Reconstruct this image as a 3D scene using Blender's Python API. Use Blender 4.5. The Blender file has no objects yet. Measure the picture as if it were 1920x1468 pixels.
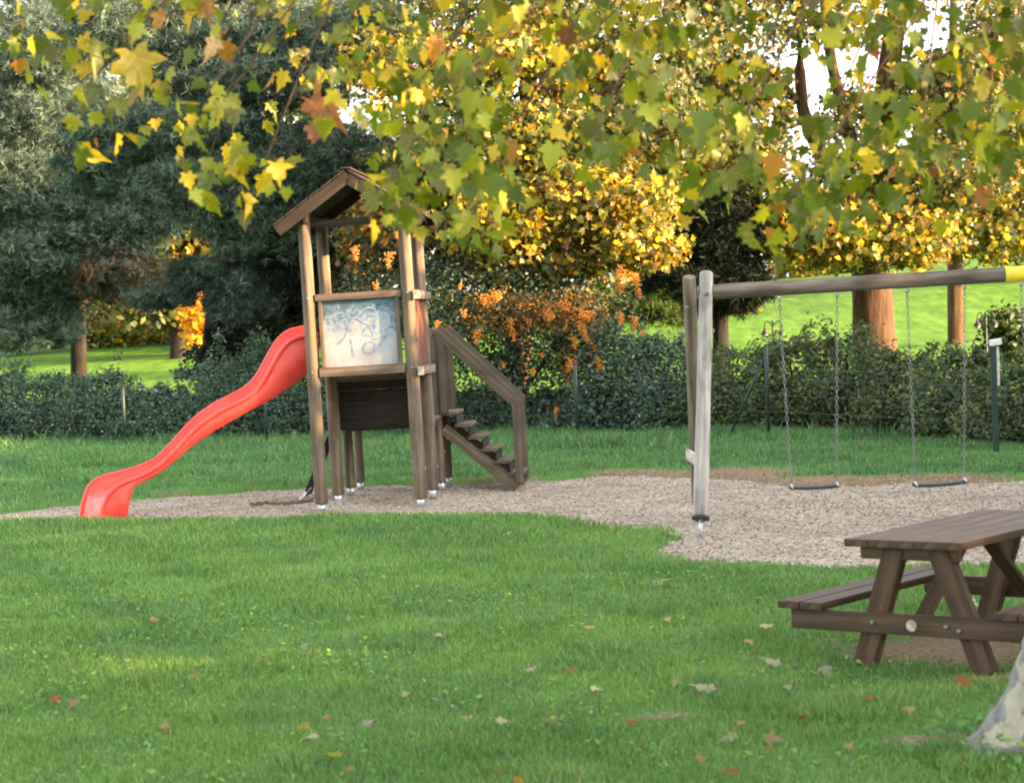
import bpy, bmesh, math, random
import numpy as np
from mathutils import Vector, Matrix, Euler

random.seed(7)
rng = np.random.default_rng(11)
sc = bpy.context.scene
COL = sc.collection
R_ = math.radians

# ------------------------------------------------------------------ camera
H, PITCH, ROLL = 2.10, R_(1.86), R_(2.2)          # eye height, look down, hand-held roll
cam_d = bpy.data.cameras.new('camera')
cam = bpy.data.objects.new('camera', cam_d)
COL.objects.link(cam)
cam.rotation_mode = 'QUATERNION'
CM = Matrix.Translation((0, 0, H)) @ Matrix.Rotation(math.pi / 2 - PITCH, 4, 'X') @ Matrix.Rotation(-ROLL, 4, 'Z')
cam.matrix_world = CM
cam_d.sensor_width = 36.0
cam_d.lens = 75.0
cam_d.clip_start = 0.1
cam_d.clip_end = 3000
cam_d.dof.use_dof = True
cam_d.dof.focus_distance = 24.0
cam_d.dof.aperture_fstop = 4.5
sc.camera = cam

# ------------------------------------------------------------------ sky, sun, exposure
SUN_EL, SUN_AZ = R_(14.0), math.atan2(0.96, -0.28)     # low evening sun from the right, a little behind
w = bpy.data.worlds.new('World')
sc.world = w
w.use_nodes = True
wn = w.node_tree.nodes
sky = wn.new('ShaderNodeTexSky')
sky.sky_type = 'NISHITA'
sky.sun_disc = False
sky.sun_elevation = SUN_EL
sky.sun_rotation = SUN_AZ
sky.air_density, sky.dust_density, sky.ozone_density = 1.0, 2.0, 1.0
bg = wn['Background']
bg.inputs['Strength'].default_value = 0.15
hs = wn.new('ShaderNodeHueSaturation')                  # sky colour evenly desaturated, for a more neutral white balance
hs.inputs['Saturation'].default_value = 0.22
w.node_tree.links.new(sky.outputs['Color'], hs.inputs['Color'])
w.node_tree.links.new(hs.outputs['Color'], bg.inputs['Color'])
sd = bpy.data.lights.new('sun', 'SUN')
sd.energy = 4.7
sd.angle = R_(0.5)
sd.color = (1.0, 0.60, 0.28)
sun = bpy.data.objects.new('sun', sd)
COL.objects.link(sun)
to_sun = Vector((math.sin(SUN_AZ) * math.cos(SUN_EL), math.cos(SUN_AZ) * math.cos(SUN_EL), math.sin(SUN_EL)))
sun.rotation_euler = (-to_sun).to_track_quat('-Z', 'Y').to_euler()
sc.view_settings.view_transform = 'Standard'
sc.view_settings.look = 'None'
sc.view_settings.exposure = 2.75
sc.view_settings.gamma = 1.0
sc.cycles.use_denoising = True
sc.cycles.max_bounces = 5
sc.cycles.diffuse_bounces = 3
sc.cycles.filter_width = 2.0
sc.cycles.transparent_max_bounces = 4
sc.cycles.caustics_reflective = sc.cycles.caustics_refractive = False

# ------------------------------------------------------------------ measuring helpers (photo survey -> metres)
C3 = CM.to_3x3()
FPX = 4000.0
def ray(x, y): return C3 @ Vector(((x - 960) / FPX, -(y - 734) / FPX, -1.0))
def at(x, y, D):
    d = ray(x, y); return Vector((0, 0, H)) + d * (D / d.y)
def gp(x, y, z=0.0):
    d = ray(x, y); return Vector((0, 0, H)) + d * ((z - H) / d.z)

# ------------------------------------------------------------------ materials
def new_mat(name):
    m = bpy.data.materials.new(name); m.use_nodes = True
    nt = m.node_tree
    for n in list(nt.nodes): nt.nodes.remove(n)
    out = nt.nodes.new('ShaderNodeOutputMaterial')
    return m, nt, out
def N(nt, t, **kw):
    n = nt.nodes.new(t)
    for k, v in kw.items():
        if k in n.inputs: n.inputs[k].default_value = v
        else: setattr(n, k, v)
    return n
def ramp(nt, fac, stops):
    r = nt.nodes.new('ShaderNodeValToRGB')
    e = r.color_ramp.elements
    e[0].position, e[0].color = stops[0][0], (*stops[0][1], 1)
    e[1].position, e[1].color = stops[-1][0], (*stops[-1][1], 1)
    for p, c in stops[1:-1]:
        x = e.new(p); x.color = (*c, 1)
    nt.links.new(fac, r.inputs['Fac'])
    return r.outputs['Color']
def coords(nt, scale=(1, 1, 1), kind='Object'):
    tc = nt.nodes.new('ShaderNodeTexCoord')
    mp = nt.nodes.new('ShaderNodeMapping')
    mp.inputs['Scale'].default_value = scale
    nt.links.new(tc.outputs[kind], mp.inputs['Vector'])
    return mp.outputs['Vector']
def mixc(nt, fac, a, b, mode='MIX'):
    n = nt.nodes.new('ShaderNodeMix'); n.data_type = 'RGBA'; n.blend_type = mode
    for s, v in ((0, fac), (6, a), (7, b)):
        if isinstance(v, (int, float)): n.inputs[s].default_value = v
        elif isinstance(v, tuple): n.inputs[s].default_value = (*v, 1)
        else: nt.links.new(v, n.inputs[s])
    return n.outputs[2]
def bsdf(nt, out, color, rough=0.7, bump=None, bstr=0.3, bdist=0.01, spec=0.4, metal=0.0):
    p = nt.nodes.new('ShaderNodeBsdfPrincipled')
    if isinstance(color, tuple): p.inputs['Base Color'].default_value = (*color, 1)
    else: nt.links.new(color, p.inputs['Base Color'])
    if isinstance(rough, (int, float)): p.inputs['Roughness'].default_value = rough
    else: nt.links.new(rough, p.inputs['Roughness'])
    p.inputs['Specular IOR Level'].default_value = spec
    p.inputs['Metallic'].default_value = metal
    if bump is not None:
        b = nt.nodes.new('ShaderNodeBump')
        b.inputs['Strength'].default_value = bstr; b.inputs['Distance'].default_value = bdist
        nt.links.new(bump, b.inputs['Height']); nt.links.new(b.outputs['Normal'], p.inputs['Normal'])
    nt.links.new(p.outputs[0], out.inputs['Surface'])
    return p

def wood(name, dark, mid, light, grain=26.0, rough=0.8, moss=0.0):
    m, nt, out = new_mat(name)
    v = coords(nt, (1.2, grain, grain))
    n1 = N(nt, 'ShaderNodeTexNoise', Scale=1.0, Detail=6.0, Roughness=0.65); nt.links.new(v, n1.inputs['Vector'])
    v2 = coords(nt, (2.2, 5, 5))
    n2 = N(nt, 'ShaderNodeTexNoise', Scale=1.3, Detail=4.0); nt.links.new(v2, n2.inputs['Vector'])
    oi = nt.nodes.new('ShaderNodeObjectInfo')
    c = ramp(nt, n1.outputs['Fac'], [(0.28, dark), (0.5, mid), (0.72, light)])
    c2 = ramp(nt, n2.outputs['Fac'], [(0.3, (0.62, 0.60, 0.58)), (0.55, (1, 1, 1)), (0.75, (1.2, 1.15, 1.08))])
    c = mixc(nt, 1.0, c, c2, 'MULTIPLY')
    t = ramp(nt, oi.outputs['Random'], [(0.0, (0.8, 0.8, 0.82)), (1.0, (1.15, 1.1, 1.05))])
    c = mixc(nt, 1.0, c, t, 'MULTIPLY')
    if moss:
        n3 = N(nt, 'ShaderNodeTexNoise', Scale=7.0, Detail=5.0)
        f = ramp(nt, n3.outputs['Fac'], [(0.56, (0, 0, 0)), (0.70, (moss, moss, moss))])
        c = mixc(nt, f, c, (0.12, 0.13, 0.05))
    bsdf(nt, out, c, rough, n1.outputs['Fac'], 0.5, 0.008, 0.25)
    return m
M = {}
M['tower'] = wood('weathered_wood', (0.066, 0.049, 0.036), (0.135, 0.102, 0.074), (0.205, 0.160, 0.120), moss=0.35)
M['tower_brown'] = wood('brown_boards', (0.020, 0.014, 0.010), (0.042, 0.029, 0.019), (0.066, 0.047, 0.032))
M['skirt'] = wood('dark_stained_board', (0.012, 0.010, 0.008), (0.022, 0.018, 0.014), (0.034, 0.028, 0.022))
M['redbrown'] = wood('redbrown_board', (0.07, 0.025, 0.014), (0.13, 0.05, 0.028), (0.18, 0.08, 0.045))
M['stairs'] = wood('stair_wood', (0.056, 0.045, 0.031), (0.112, 0.091, 0.062), (0.17, 0.142, 0.10), moss=0.4)
M['swing'] = wood('grey_round_timber', (0.20, 0.185, 0.165), (0.38, 0.355, 0.32), (0.52, 0.49, 0.45), 18)
M['swing_beam'] = wood('brownish_round_timber', (0.065, 0.053, 0.040), (0.14, 0.116, 0.09), (0.22, 0.187, 0.148), 18)
M['table'] = wood('oiled_table_wood', (0.028, 0.016, 0.009), (0.072, 0.043, 0.024), (0.12, 0.076, 0.045), 22, 0.6)
M['endgrain'] = wood('pale_end_grain', (0.25, 0.2, 0.15), (0.45, 0.38, 0.30), (0.6, 0.52, 0.43), 10)

def plain(name, col, rough=0.5, metal=0.0, var=0.25, scale=12.0, bump=0.0, spec=0.5):
    m, nt, out = new_mat(name)
    n = N(nt, 'ShaderNodeTexNoise', Scale=scale, Detail=5.0); nt.links.new(coords(nt), n.inputs['Vector'])
    lo = tuple(c * (1 - var) for c in col); hi = tuple(min(1, c * (1 + var)) for c in col)
    c = ramp(nt, n.outputs['Fac'], [(0.3, lo), (0.7, hi)])
    bsdf(nt, out, c, rough, n.outputs['Fac'] if bump else None, bump, 0.01, spec, metal)
    return m
M['steel'] = plain('galvanised_steel', (0.52, 0.55, 0.58), 0.42, 0.7)
M['bolt'] = plain('dull_bolt', (0.20, 0.19, 0.18), 0.5, 0.4)
M['chain'] = plain('chain_steel', (0.20, 0.20, 0.20), 0.5, 0.4)
M['rubber'] = plain('black_rubber', (0.025, 0.026, 0.03), 0.6)
M['green_steel'] = plain('green_coated_steel', (0.008, 0.030, 0.024), 0.5)
M['wire'] = plain('fence_wire', (0.03, 0.055, 0.048), 0.5)
M['lamp'] = plain('black_lamp_iron', (0.008, 0.009, 0.009), 0.5)
M['opal'] = plain('opal_glass', (0.25, 0.25, 0.22), 0.35)
M['yellow'] = plain('yellow_paint', (0.78, 0.56, 0.03), 0.5, var=0.12)
M['whitecap'] = plain('pale_cap', (0.62, 0.60, 0.56), 0.7)
M['rope'] = plain('old_rope', (0.13, 0.085, 0.055), 0.9, bump=0.4)
M['berry'] = plain('orange_berries', (0.50, 0.17, 0.015), 0.45, var=0.35, scale=3.0)

def slide_mat():
    m, nt, out = new_mat('red_slide_plastic')
    n = N(nt, 'ShaderNodeTexNoise', Scale=3.0, Detail=5.0); nt.links.new(coords(nt), n.inputs['Vector'])
    c = ramp(nt, n.outputs['Fac'], [(0.3, (0.66, 0.045, 0.026)), (0.7, (0.80, 0.075, 0.042))])
    n2 = N(nt, 'ShaderNodeTexNoise', Scale=30.0, Detail=4.0)
    r = ramp(nt, n2.outputs['Fac'], [(0.3, (0.34,) * 3), (0.7, (0.52,) * 3)])
    p = bsdf(nt, out, c, r, n2.outputs['Fac'], 0.05, 0.004, 0.5)
    p.inputs['Coat Weight'].default_value = 0.05
    p.inputs['Coat Roughness'].default_value = 0.2
    return m
M['slide'] = slide_mat()

def panel_mat():
    m, nt, out = new_mat('graffitied_white_board')
    v = coords(nt, (1, 1, 1))
    n = N(nt, 'ShaderNodeTexNoise', Scale=9.0, Detail=7.0, Roughness=0.75, Distortion=1.2); nt.links.new(v, n.inputs['Vector'])
    sx = nt.nodes.new('ShaderNodeSeparateXYZ'); nt.links.new(v, sx.inputs[0])
    # blue-grey spray is thicker towards the upper edge of the board
    a = N(nt, 'ShaderNodeMath', operation='MULTIPLY_ADD'); nt.links.new(sx.outputs['Z'], a.inputs[0])
    a.inputs[1].default_value = 0.62; nt.links.new(n.outputs['Fac'], a.inputs[2])
    c = ramp(nt, a.outputs[0], [(0.46, (0.38, 0.37, 0.37)), (0.56, (0.27, 0.33, 0.38)), (0.64, (0.12, 0.20, 0.30)), (0.74, (0.06, 0.11, 0.13))])
    n2 = N(nt, 'ShaderNodeTexNoise', Scale=3.0, Detail=5.0); nt.links.new(v, n2.inputs['Vector'])
    d = ramp(nt, n2.outputs['Fac'], [(0.35, (0.72, 0.70, 0.68)), (0.6, (1, 1, 1))])
    c = mixc(nt, 1.0, c, d, 'MULTIPLY')
    bsdf(nt, out, c, 0.6, n.outputs['Fac'], 0.15, 0.004)
    return m
M['panel'] = panel_mat()
M['spray'] = plain('blue_spray_paint', (0.19, 0.26, 0.38), 0.6, var=0.4, scale=9)

def foliage_mat(name, trans=0.42, gloss=0.025, grough=0.5):
    m, nt, out = new_mat(name)
    at_ = nt.nodes.new('ShaderNodeAttribute'); at_.attribute_name = 'tint'
    g = nt.nodes.new('ShaderNodeNewGeometry')
    r = ramp(nt, g.outputs['Random Per Island'], [(0.0, (0.72, 0.72, 0.72)), (1.0, (1.25, 1.22, 1.2))])
    c = mixc(nt, 1.0, at_.outputs['Color'], r, 'MULTIPLY')
    d = nt.nodes.new('ShaderNodeBsdfDiffuse'); t = nt.nodes.new('ShaderNodeBsdfTranslucent')
    gl = N(nt, 'ShaderNodeBsdfGlossy', Roughness=grough)
    nt.links.new(c, d.inputs['Color'])
    c2 = mixc(nt, 1.0, c, (1.15, 1.1, 0.75), 'MULTIPLY'); nt.links.new(c2, t.inputs['Color'])
    m1 = N(nt, 'ShaderNodeMixShader', Fac=trans); m2 = N(nt, 'ShaderNodeMixShader', Fac=gloss)
    nt.links.new(d.outputs[0], m1.inputs[1]); nt.links.new(t.outputs[0], m1.inputs[2])
    nt.links.new(m1.outputs[0], m2.inputs[1]); nt.links.new(gl.outputs[0], m2.inputs[2])
    nt.links.new(m2.outputs[0], out.inputs['Surface'])
    return m
M['leaf'] = foliage_mat('leaf_tissue')
M['needle'] = foliage_mat('needles', 0.15, 0.015)
M['grass'] = foliage_mat('grass_blades', 0.4, 0.03, 0.5)

def big_leaf_mat(name, a, b, edge):
    m, nt, out = new_mat(name)
    v = coords(nt, (7, 7, 7)); n = N(nt, 'ShaderNodeTexNoise', Scale=1.0, Detail=4.0); nt.links.new(v, n.inputs['Vector'])
    oi = nt.nodes.new('ShaderNodeObjectInfo')
    c = ramp(nt, n.outputs['Fac'], [(0.35, a), (0.6, b), (0.78, edge)])
    sx = nt.nodes.new('ShaderNodeSeparateXYZ'); nt.links.new(coords(nt), sx.inputs[0])
    ab = N(nt, 'ShaderNodeMath', operation='ABSOLUTE'); nt.links.new(sx.outputs['X'], ab.inputs[0])
    side = N(nt, 'ShaderNodeMath', operation='MULTIPLY_ADD'); nt.links.new(ab.outputs[0], side.inputs[0]); side.inputs[1].default_value = -.8; nt.links.new(sx.outputs['Y'], side.inputs[2])
    pp = N(nt, 'ShaderNodeMath', operation='PINGPONG'); nt.links.new(side.outputs[0], pp.inputs[0]); pp.inputs[1].default_value = .11
    mn = N(nt, 'ShaderNodeMath', operation='MINIMUM'); nt.links.new(ab.outputs[0], mn.inputs[0]); nt.links.new(pp.outputs[0], mn.inputs[1])
    c = mixc(nt, 1.0, c, ramp(nt, mn.outputs[0], [(0.0, (1.35, 1.3, 1.5)), (0.03, (0.95, 0.95, 0.95))]), 'MULTIPLY')
    t = ramp(nt, oi.outputs['Random'], [(0, (0.6, 0.62, 0.65)), (1, (1.25, 1.2, 1.1))])
    c = mixc(nt, 1.0, c, t, 'MULTIPLY')
    d = nt.nodes.new('ShaderNodeBsdfDiffuse'); tr = nt.nodes.new('ShaderNodeBsdfTranslucent'); gl = N(nt, 'ShaderNodeBsdfGlossy', Roughness=0.4)
    nt.links.new(c, d.inputs['Color'])
    c2 = mixc(nt, 1.0, c, (1.2, 1.1, 0.7), 'MULTIPLY'); nt.links.new(c2, tr.inputs['Color'])
    m1 = N(nt, 'ShaderNodeMixShader', Fac=0.45); m2 = N(nt, 'ShaderNodeMixShader', Fac=0.035)
    nt.links.new(d.outputs[0], m1.inputs[1]); nt.links.new(tr.outputs[0], m1.inputs[2])
    nt.links.new(m1.outputs[0], m2.inputs[1]); nt.links.new(gl.outputs[0], m2.inputs[2])
    nt.links.new(m2.outputs[0], out.inputs['Surface'])
    return m
LEAFC = {
    'green': big_leaf_mat('plane_leaf_green', (0.075, 0.115, 0.008), (0.12, 0.16, 0.009), (0.20, 0.19, 0.013)),
    'lime': big_leaf_mat('plane_leaf_lime', (0.18, 0.205, 0.010), (0.26, 0.26, 0.013), (0.36, 0.28, 0.014)),
    'yellow': big_leaf_mat('plane_leaf_yellow', (0.52, 0.36, 0.014), (0.62, 0.42, 0.018), (0.42, 0.24, 0.014)),
    'orange': big_leaf_mat('plane_leaf_orange', (0.36, 0.15, 0.016), (0.44, 0.21, 0.02), (0.22, 0.085, 0.014)),
    'rust': big_leaf_mat('plane_leaf_rust', (0.22, 0.075, 0.022), (0.32, 0.12, 0.03), (0.14, 0.05, 0.02)),
    'olive': big_leaf_mat('plane_leaf_olive', (0.11, 0.12, 0.018), (0.17, 0.16, 0.022), (0.22, 0.15, 0.02)),
    'pale': big_leaf_mat('dry_leaf_pale', (0.42, 0.38, 0.24), (0.52, 0.48, 0.33), (0.32, 0.25, 0.14)),
    'tan': big_leaf_mat('dry_leaf_tan', (0.38, 0.24, 0.11), (0.48, 0.33, 0.16), (0.24, 0.13, 0.06)),
}
def bark_mat(name, cols, scale=6.0, stretch=0.25, bstr=0.8, patch=None):
    m, nt, out = new_mat(name)
    v = coords(nt, (1, 1, stretch))
    n = N(nt, 'ShaderNodeTexNoise', Scale=scale, Detail=7.0, Roughness=0.7); nt.links.new(v, n.inputs['Vector'])
    c = ramp(nt, n.outputs['Fac'], [(0.3, cols[0]), (0.5, cols[1]), (0.7, cols[2])])
    h = n.outputs['Fac']
    if patch:
        vo = N(nt, 'ShaderNodeTexNoise', Scale=5.5, Detail=4.0, Roughness=0.55); nt.links.new(coords(nt, (1.3, 1.3, 0.75)), vo.inputs['Vector'])
        f = ramp(nt, vo.outputs['Fac'], [(0.42, (0, 0, 0)), (0.45, (1, 1, 1))])
        c = mixc(nt, f, patch[0], c)
        f2 = ramp(nt, vo.outputs['Fac'], [(0.60, (0, 0, 0)), (0.62, (1, 1, 1))])
        c = mixc(nt, f2, c, patch[1])
        fine = N(nt, 'ShaderNodeTexNoise', Scale=40.0, Detail=5.0)
        c = mixc(nt, 0.35, c, ramp(nt, fine.outputs['Fac'], [(0.3, (0.06, 0.06, 0.055)), (0.7, (0.40, 0.39, 0.36))]))
        h = vo.outputs['Fac']
    bsdf(nt, out, c, 0.85, h, bstr, 0.03, 0.2)
    return m
M['plane_bark'] = bark_mat('plane_bark', ((0.10, 0.10, 0.097), (0.15, 0.148, 0.142), (0.21, 0.207, 0.198)), patch=((0.36, 0.33, 0.24), (0.055, 0.053, 0.048)), bstr=0.7)
M['bark'] = bark_mat('brown_bark', ((0.030, 0.016, 0.008), (0.075, 0.040, 0.019), (0.12, 0.068, 0.034)), 9.0, 0.15)
M['dark_bark'] = bark_mat('dark_bark', ((0.010, 0.008, 0.006), (0.022, 0.017, 0.012), (0.038, 0.028, 0.02)), 9.0, 0.15)
M['twig'] = bark_mat('twig_bark', ((0.07, 0.045, 0.03), (0.12, 0.08, 0.05), (0.17, 0.12, 0.08)), 20.0, 1.0)

def lawn_mat():
    m, nt, out = new_mat('lawn_soil_and_turf')
    v = coords(nt)
    n = N(nt, 'ShaderNodeTexNoise', Scale=0.9, Detail=7.0, Roughness=0.65); nt.links.new(v, n.inputs['Vector'])
    nf = N(nt, 'ShaderNodeTexNoise', Scale=26.0, Detail=5.0); nt.links.new(v, nf.inputs['Vector'])
    nh = N(nt, 'ShaderNodeTexNoise', Scale=2.0, Detail=9.0, Roughness=0.75); nt.links.new(coords(nt, (1, 0.22, 1)), nh.inputs['Vector'])
    turf = ramp(nt, n.outputs['Fac'], [(0.3, (0.050, 0.120, 0.026)), (0.5, (0.080, 0.170, 0.036)), (0.7, (0.11, 0.215, 0.044))])
    hill = ramp(nt, nh.outputs['Fac'], [(0.3, (0.030, 0.090, 0.008)), (0.48, (0.072, 0.170, 0.012)), (0.66, (0.145, 0.255, 0.022))])
    soil = ramp(nt, nf.outputs['Fac'], [(0.3, (0.12, 0.075, 0.042)), (0.5, (0.20, 0.135, 0.08)), (0.7, (0.30, 0.22, 0.145))])
    a = nt.nodes.new('ShaderNodeAttribute'); a.attribute_name = 'cover'
    s = nt.nodes.new('ShaderNodeSeparateColor'); nt.links.new(a.outputs['Color'], s.inputs[0])
    c = mixc(nt, s.outputs[1], turf, hill)
    ad = N(nt, 'ShaderNodeMath', operation='ADD'); nt.links.new(s.outputs[0], ad.inputs[0])
    sb = N(nt, 'ShaderNodeMath', operation='MULTIPLY_ADD'); nt.links.new(nf.outputs['Fac'], sb.inputs[0]); sb.inputs[1].default_value = 0.8; sb.inputs[2].default_value = -0.4
    nt.links.new(sb.outputs[0], ad.inputs[1])
    f = ramp(nt, ad.outputs[0], [(0.40, (0, 0, 0)), (0.62, (1, 1, 1))])
    c = mixc(nt, f, c, soil)
    bsdf(nt, out, c, 0.9, nf.outputs['Fac'], 0.6, 0.03, 0.15)
    return m
M['lawn'] = lawn_mat()
def gravel_mat():
    m, nt, out = new_mat('fine_pink_grey_gravel')
    v = coords(nt)
    vo = N(nt, 'ShaderNodeTexVoronoi', Scale=42.0); nt.links.new(v, vo.inputs['Vector'])
    n = N(nt, 'ShaderNodeTexNoise', Scale=1.1, Detail=6.0, Roughness=0.6); nt.links.new(v, n.inputs['Vector'])
    s = nt.nodes.new('ShaderNodeSeparateColor'); nt.links.new(vo.outputs['Color'], s.inputs[0])
    c = ramp(nt, s.outputs[0], [(0.0, (0.19, 0.156, 0.118)), (0.5, (0.35, 0.294, 0.230)), (1.0, (0.54, 0.468, 0.375))])
    t = ramp(nt, n.outputs['Fac'], [(0.3, (0.66, 0.58, 0.50)), (0.48, (0.98, 0.94, 0.9)), (0.7, (1.14, 1.14, 1.14))])
    c = mixc(nt, 1.0, c, t, 'MULTIPLY')
    bsdf(nt, out, c, 0.9, vo.outputs['Distance'], 1.0, 0.02, 0.2)
    return m
M['gravel'] = gravel_mat()

# ------------------------------------------------------------------ object helpers
WM = {}
def link(o, parent=None, Mw=None):
    COL.objects.link(o)
    Mw = Mw or Matrix.Identity(4)
    if parent is not None:
        o.parent = parent
        o.matrix_parent_inverse = WM[parent.name].inverted()
    o.matrix_basis = Mw
    WM[o.name] = Mw
    return o
def tag(o, label=None, cat=None, group=None, kind=None):
    if label: o['label'] = label
    if cat: o['category'] = cat
    if group: o['group'] = group
    if kind: o['kind'] = kind
    return o
def thing(name, label, cat, loc=(0, 0, 0), rot=(0, 0, 0), group=None):
    o = bpy.data.objects.new(name, None)
    o.empty_display_size = 0.2
    link(o, None, Matrix.Translation(loc) @ Euler(rot).to_matrix().to_4x4())
    return tag(o, label, cat, group)
def mobj(name, mesh, mat, parent=None, Mw=None):
    if mat and not mesh.materials: mesh.materials.append(mat)
    return link(bpy.data.objects.new(name, mesh), parent, Mw)
def smooth(me, on=True):
    me.polygons.foreach_set('use_smooth', np.full(len(me.polygons), on)); return me
def np_mesh(name, V, F, tint=None, sm=False):
    me = bpy.data.meshes.new(name)
    F = np.asarray(F, np.int32); k = F.shape[1]
    me.vertices.add(len(V)); me.vertices.foreach_set('co', np.asarray(V, np.float32).ravel())
    me.loops.add(F.size); me.loops.foreach_set('vertex_index', F.ravel())
    me.polygons.add(len(F)); me.polygons.foreach_set('loop_start', np.arange(0, F.size, k, dtype=np.int32))
    me.update(calc_edges=True)
    if tint is not None:
        a = me.color_attributes.new('tint', 'FLOAT_COLOR', 'POINT')
        T = np.ones((len(V), 4), np.float32); T[:, :3] = tint
        a.data.foreach_set('color', T.ravel())
    if sm: smooth(me)
    return me
def frame(p0, p1, up=(0, 0, 1)):
    p0, p1 = Vector(p0), Vector(p1); x = (p1 - p0).normalized(); up = Vector(up)
    if abs(x.dot(up)) > 0.98: up = Vector((0, 1, 0))
    y = up.cross(x).normalized(); z = x.cross(y)
    m = Matrix((x, y, z)).transposed().to_4x4(); m.translation = p0
    return m, (p1 - p0).length
def board(name, p0, p1, wd, th, mat, parent, fr=None, up=(0, 0, 1), bev=0.006):
    """a sawn board from p0 to p1: wd across, th along 'up'; grain along its own X"""
    m, L = frame(p0, p1, up)
    bm = bmesh.new(); bmesh.ops.create_cube(bm, size=1)
    for v in bm.verts: v.co = Vector(((v.co.x + .5) * L, v.co.y * wd, v.co.z * th))
    bmesh.ops.bevel(bm, geom=bm.edges[:], offset=min(bev, wd * .3, th * .3), segments=2, affect='EDGES')
    me = bpy.data.meshes.new(name); bm.to_mesh(me); bm.free()
    return mobj(name, me, mat, parent, (fr @ m) if fr else m)
def tube_data(pts, radii, seg=10, wob=0.0, cap=True, seed=0):
    P = np.array([tuple(p) for p in pts], float); n = len(P)
    T = np.gradient(P, axis=0); T /= np.linalg.norm(T, axis=1)[:, None] + 1e-9
    up = np.array([0, 0, 1.0]) if abs(T[0, 2]) < 0.9 else np.array([0, 1.0, 0])
    A = np.cross(T, up); A /= np.linalg.norm(A, axis=1)[:, None] + 1e-9
    B = np.cross(T, A)
    th = np.linspace(0, 2 * np.pi, seg, endpoint=False)
    r = np.broadcast_to(np.asarray(radii, float), (n,))[:, None] * np.ones((1, seg))
    if wob:
        g = np.random.default_rng(seed); r = r * (1 + wob * g.standard_normal((n, seg)) * .5 + wob * np.sin(th * 3 + g.random() * 6)[None, :] * .6)
    V = P[:, None, :] + (A[:, None, :] * np.cos(th)[None, :, None] + B[:, None, :] * np.sin(th)[None, :, None]) * r[:, :, None]
    V = V.reshape(-1, 3); F = []
    for i in range(n - 1):
        for j in range(seg):
            k = (j + 1) % seg
            F.append((i * seg + j, i * seg + k, (i + 1) * seg + k, (i + 1) * seg + j))
    if cap:
        F.append(tuple(range(seg - 1, -1, -1))); F.append(tuple((n - 1) * seg + j for j in range(seg)))
    return V, F
def tube_mesh(name, pts, radii, seg=10, wob=0.0, cap=True, seed=0):
    V, F = tube_data(pts, radii, seg, wob, cap, seed)
    me = bpy.data.meshes.new(name); me.from_pydata([tuple(v) for v in V], [], F); me.update(); me.validate()
    smooth(me)
    if cap:
        for p in me.polygons:
            if len(p.vertices) > 4: p.use_smooth = False
    return me
def log(name, p0, p1, r0, r1, mat, parent, fr=None, seg=20, wob=0.025, seed=0):
    """a round timber from p0 to p1, grain along its own X, chamfered ends"""
    m, L = frame(p0, p1)
    n = 9
    xs = [0, .012] + [L * i / n for i in range(1, n)] + [L - .012, L]
    rs = [r0 * .88, r0] + [r0 + (r1 - r0) * i / n for i in range(1, n)] + [r1, r1 * .88]
    me = tube_mesh(name, [(x, 0, 0) for x in xs], rs, seg, wob, True, seed)
    return mobj(name, me, mat, parent, (fr @ m) if fr else m)
def bolt(name, p, n, r, parent, fr=None, mat=None):
    p, n = Vector(p), Vector(n).normalized()
    m, L = frame(p, p + n * r * .9)
    me = tube_mesh(name, [(0, 0, 0), (L * .7, 0, 0), (L, 0, 0), (L * 1.05, 0, 0)], [r, r, r * .75, r * .3], 8)
    return mobj(name, me, mat or M['bolt'], parent, (fr @ m) if fr else m)
def spline(pts, n):
    """Catmull-Rom through pts"""
    P = [Vector(p) for p in pts]; P = [P[0] * 2 - P[1]] + P + [P[-1] * 2 - P[-2]]
    out = []; segs = len(P) - 3
    for i in range(n):
        u = i / (n - 1) * segs; k = min(int(u), segs - 1); t = u - k
        a, b, c, d = P[k:k + 4]
        out.append(.5 * ((2 * b) + (c - a) * t + (2 * a - 5 * b + 4 * c - d) * t * t + (3 * b - a - 3 * c + d) * t ** 3))
    return out

# ------------------------------------------------------------------ ground
GRAVEL = np.array([(-14, 25.6), (-9, 25.5), (-6.3, 25.2), (-4.8, 24.75), (-2.26, 24.25), (-.6, 23.75), (.52, 22.9), (.85, 22.0), (1.3, 21.35), (1.62, 21.0),
                   (1.5, 20.4), (1.22, 19.6), (1.55, 18.5), (2.75, 17.5), (4.02, 16.9), (7, 16.4), (14, 17), (14, 25.4), (8, 25.9), (6.2, 26.0), (4.83, 26.3),
                   (3.5, 26.3), (2.75, 28.1), (1.37, 29.5), (.25, 28.9), (-2.9, 29.3), (-5.1, 28.55), (-6.6, 27.0), (-9, 26.8), (-14, 26.6)])
def sdf(x, y):
    """signed distance to the gravel outline, negative inside"""
    x = np.asarray(x, float); y = np.asarray(y, float)
    d = np.full(x.shape, 1e9); ins = np.zeros(x.shape, bool)
    n = len(GRAVEL)
    for i in range(n):
        a, b = GRAVEL[i], GRAVEL[(i + 1) % n]; e = b - a
        t = np.clip(((x - a[0]) * e[0] + (y - a[1]) * e[1]) / (e @ e), 0, 1)
        d = np.minimum(d, np.hypot(x - a[0] - t * e[0], y - a[1] - t * e[1]))
        c = ((a[1] > y) != (b[1] > y)) & (x < (b[0] - a[0]) * (y - a[1]) / (b[1] - a[1] + 1e-12) + a[0])
        ins ^= c
    return np.where(ins, -d, d)
def wave(x, y):
    return (np.sin(x * 1.7 + y * .9) + np.sin(x * .8 - y * 1.3 + 1) + np.sin(x * 3.1 + 2.0 * np.sin(y * 1.9)) * .6 + np.sin(y * 3.7 + x * 1.1) * .5) / 3.1
def sst(t):
    t = np.clip(t, 0, 1); return t * t * (3 - 2 * t)
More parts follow.
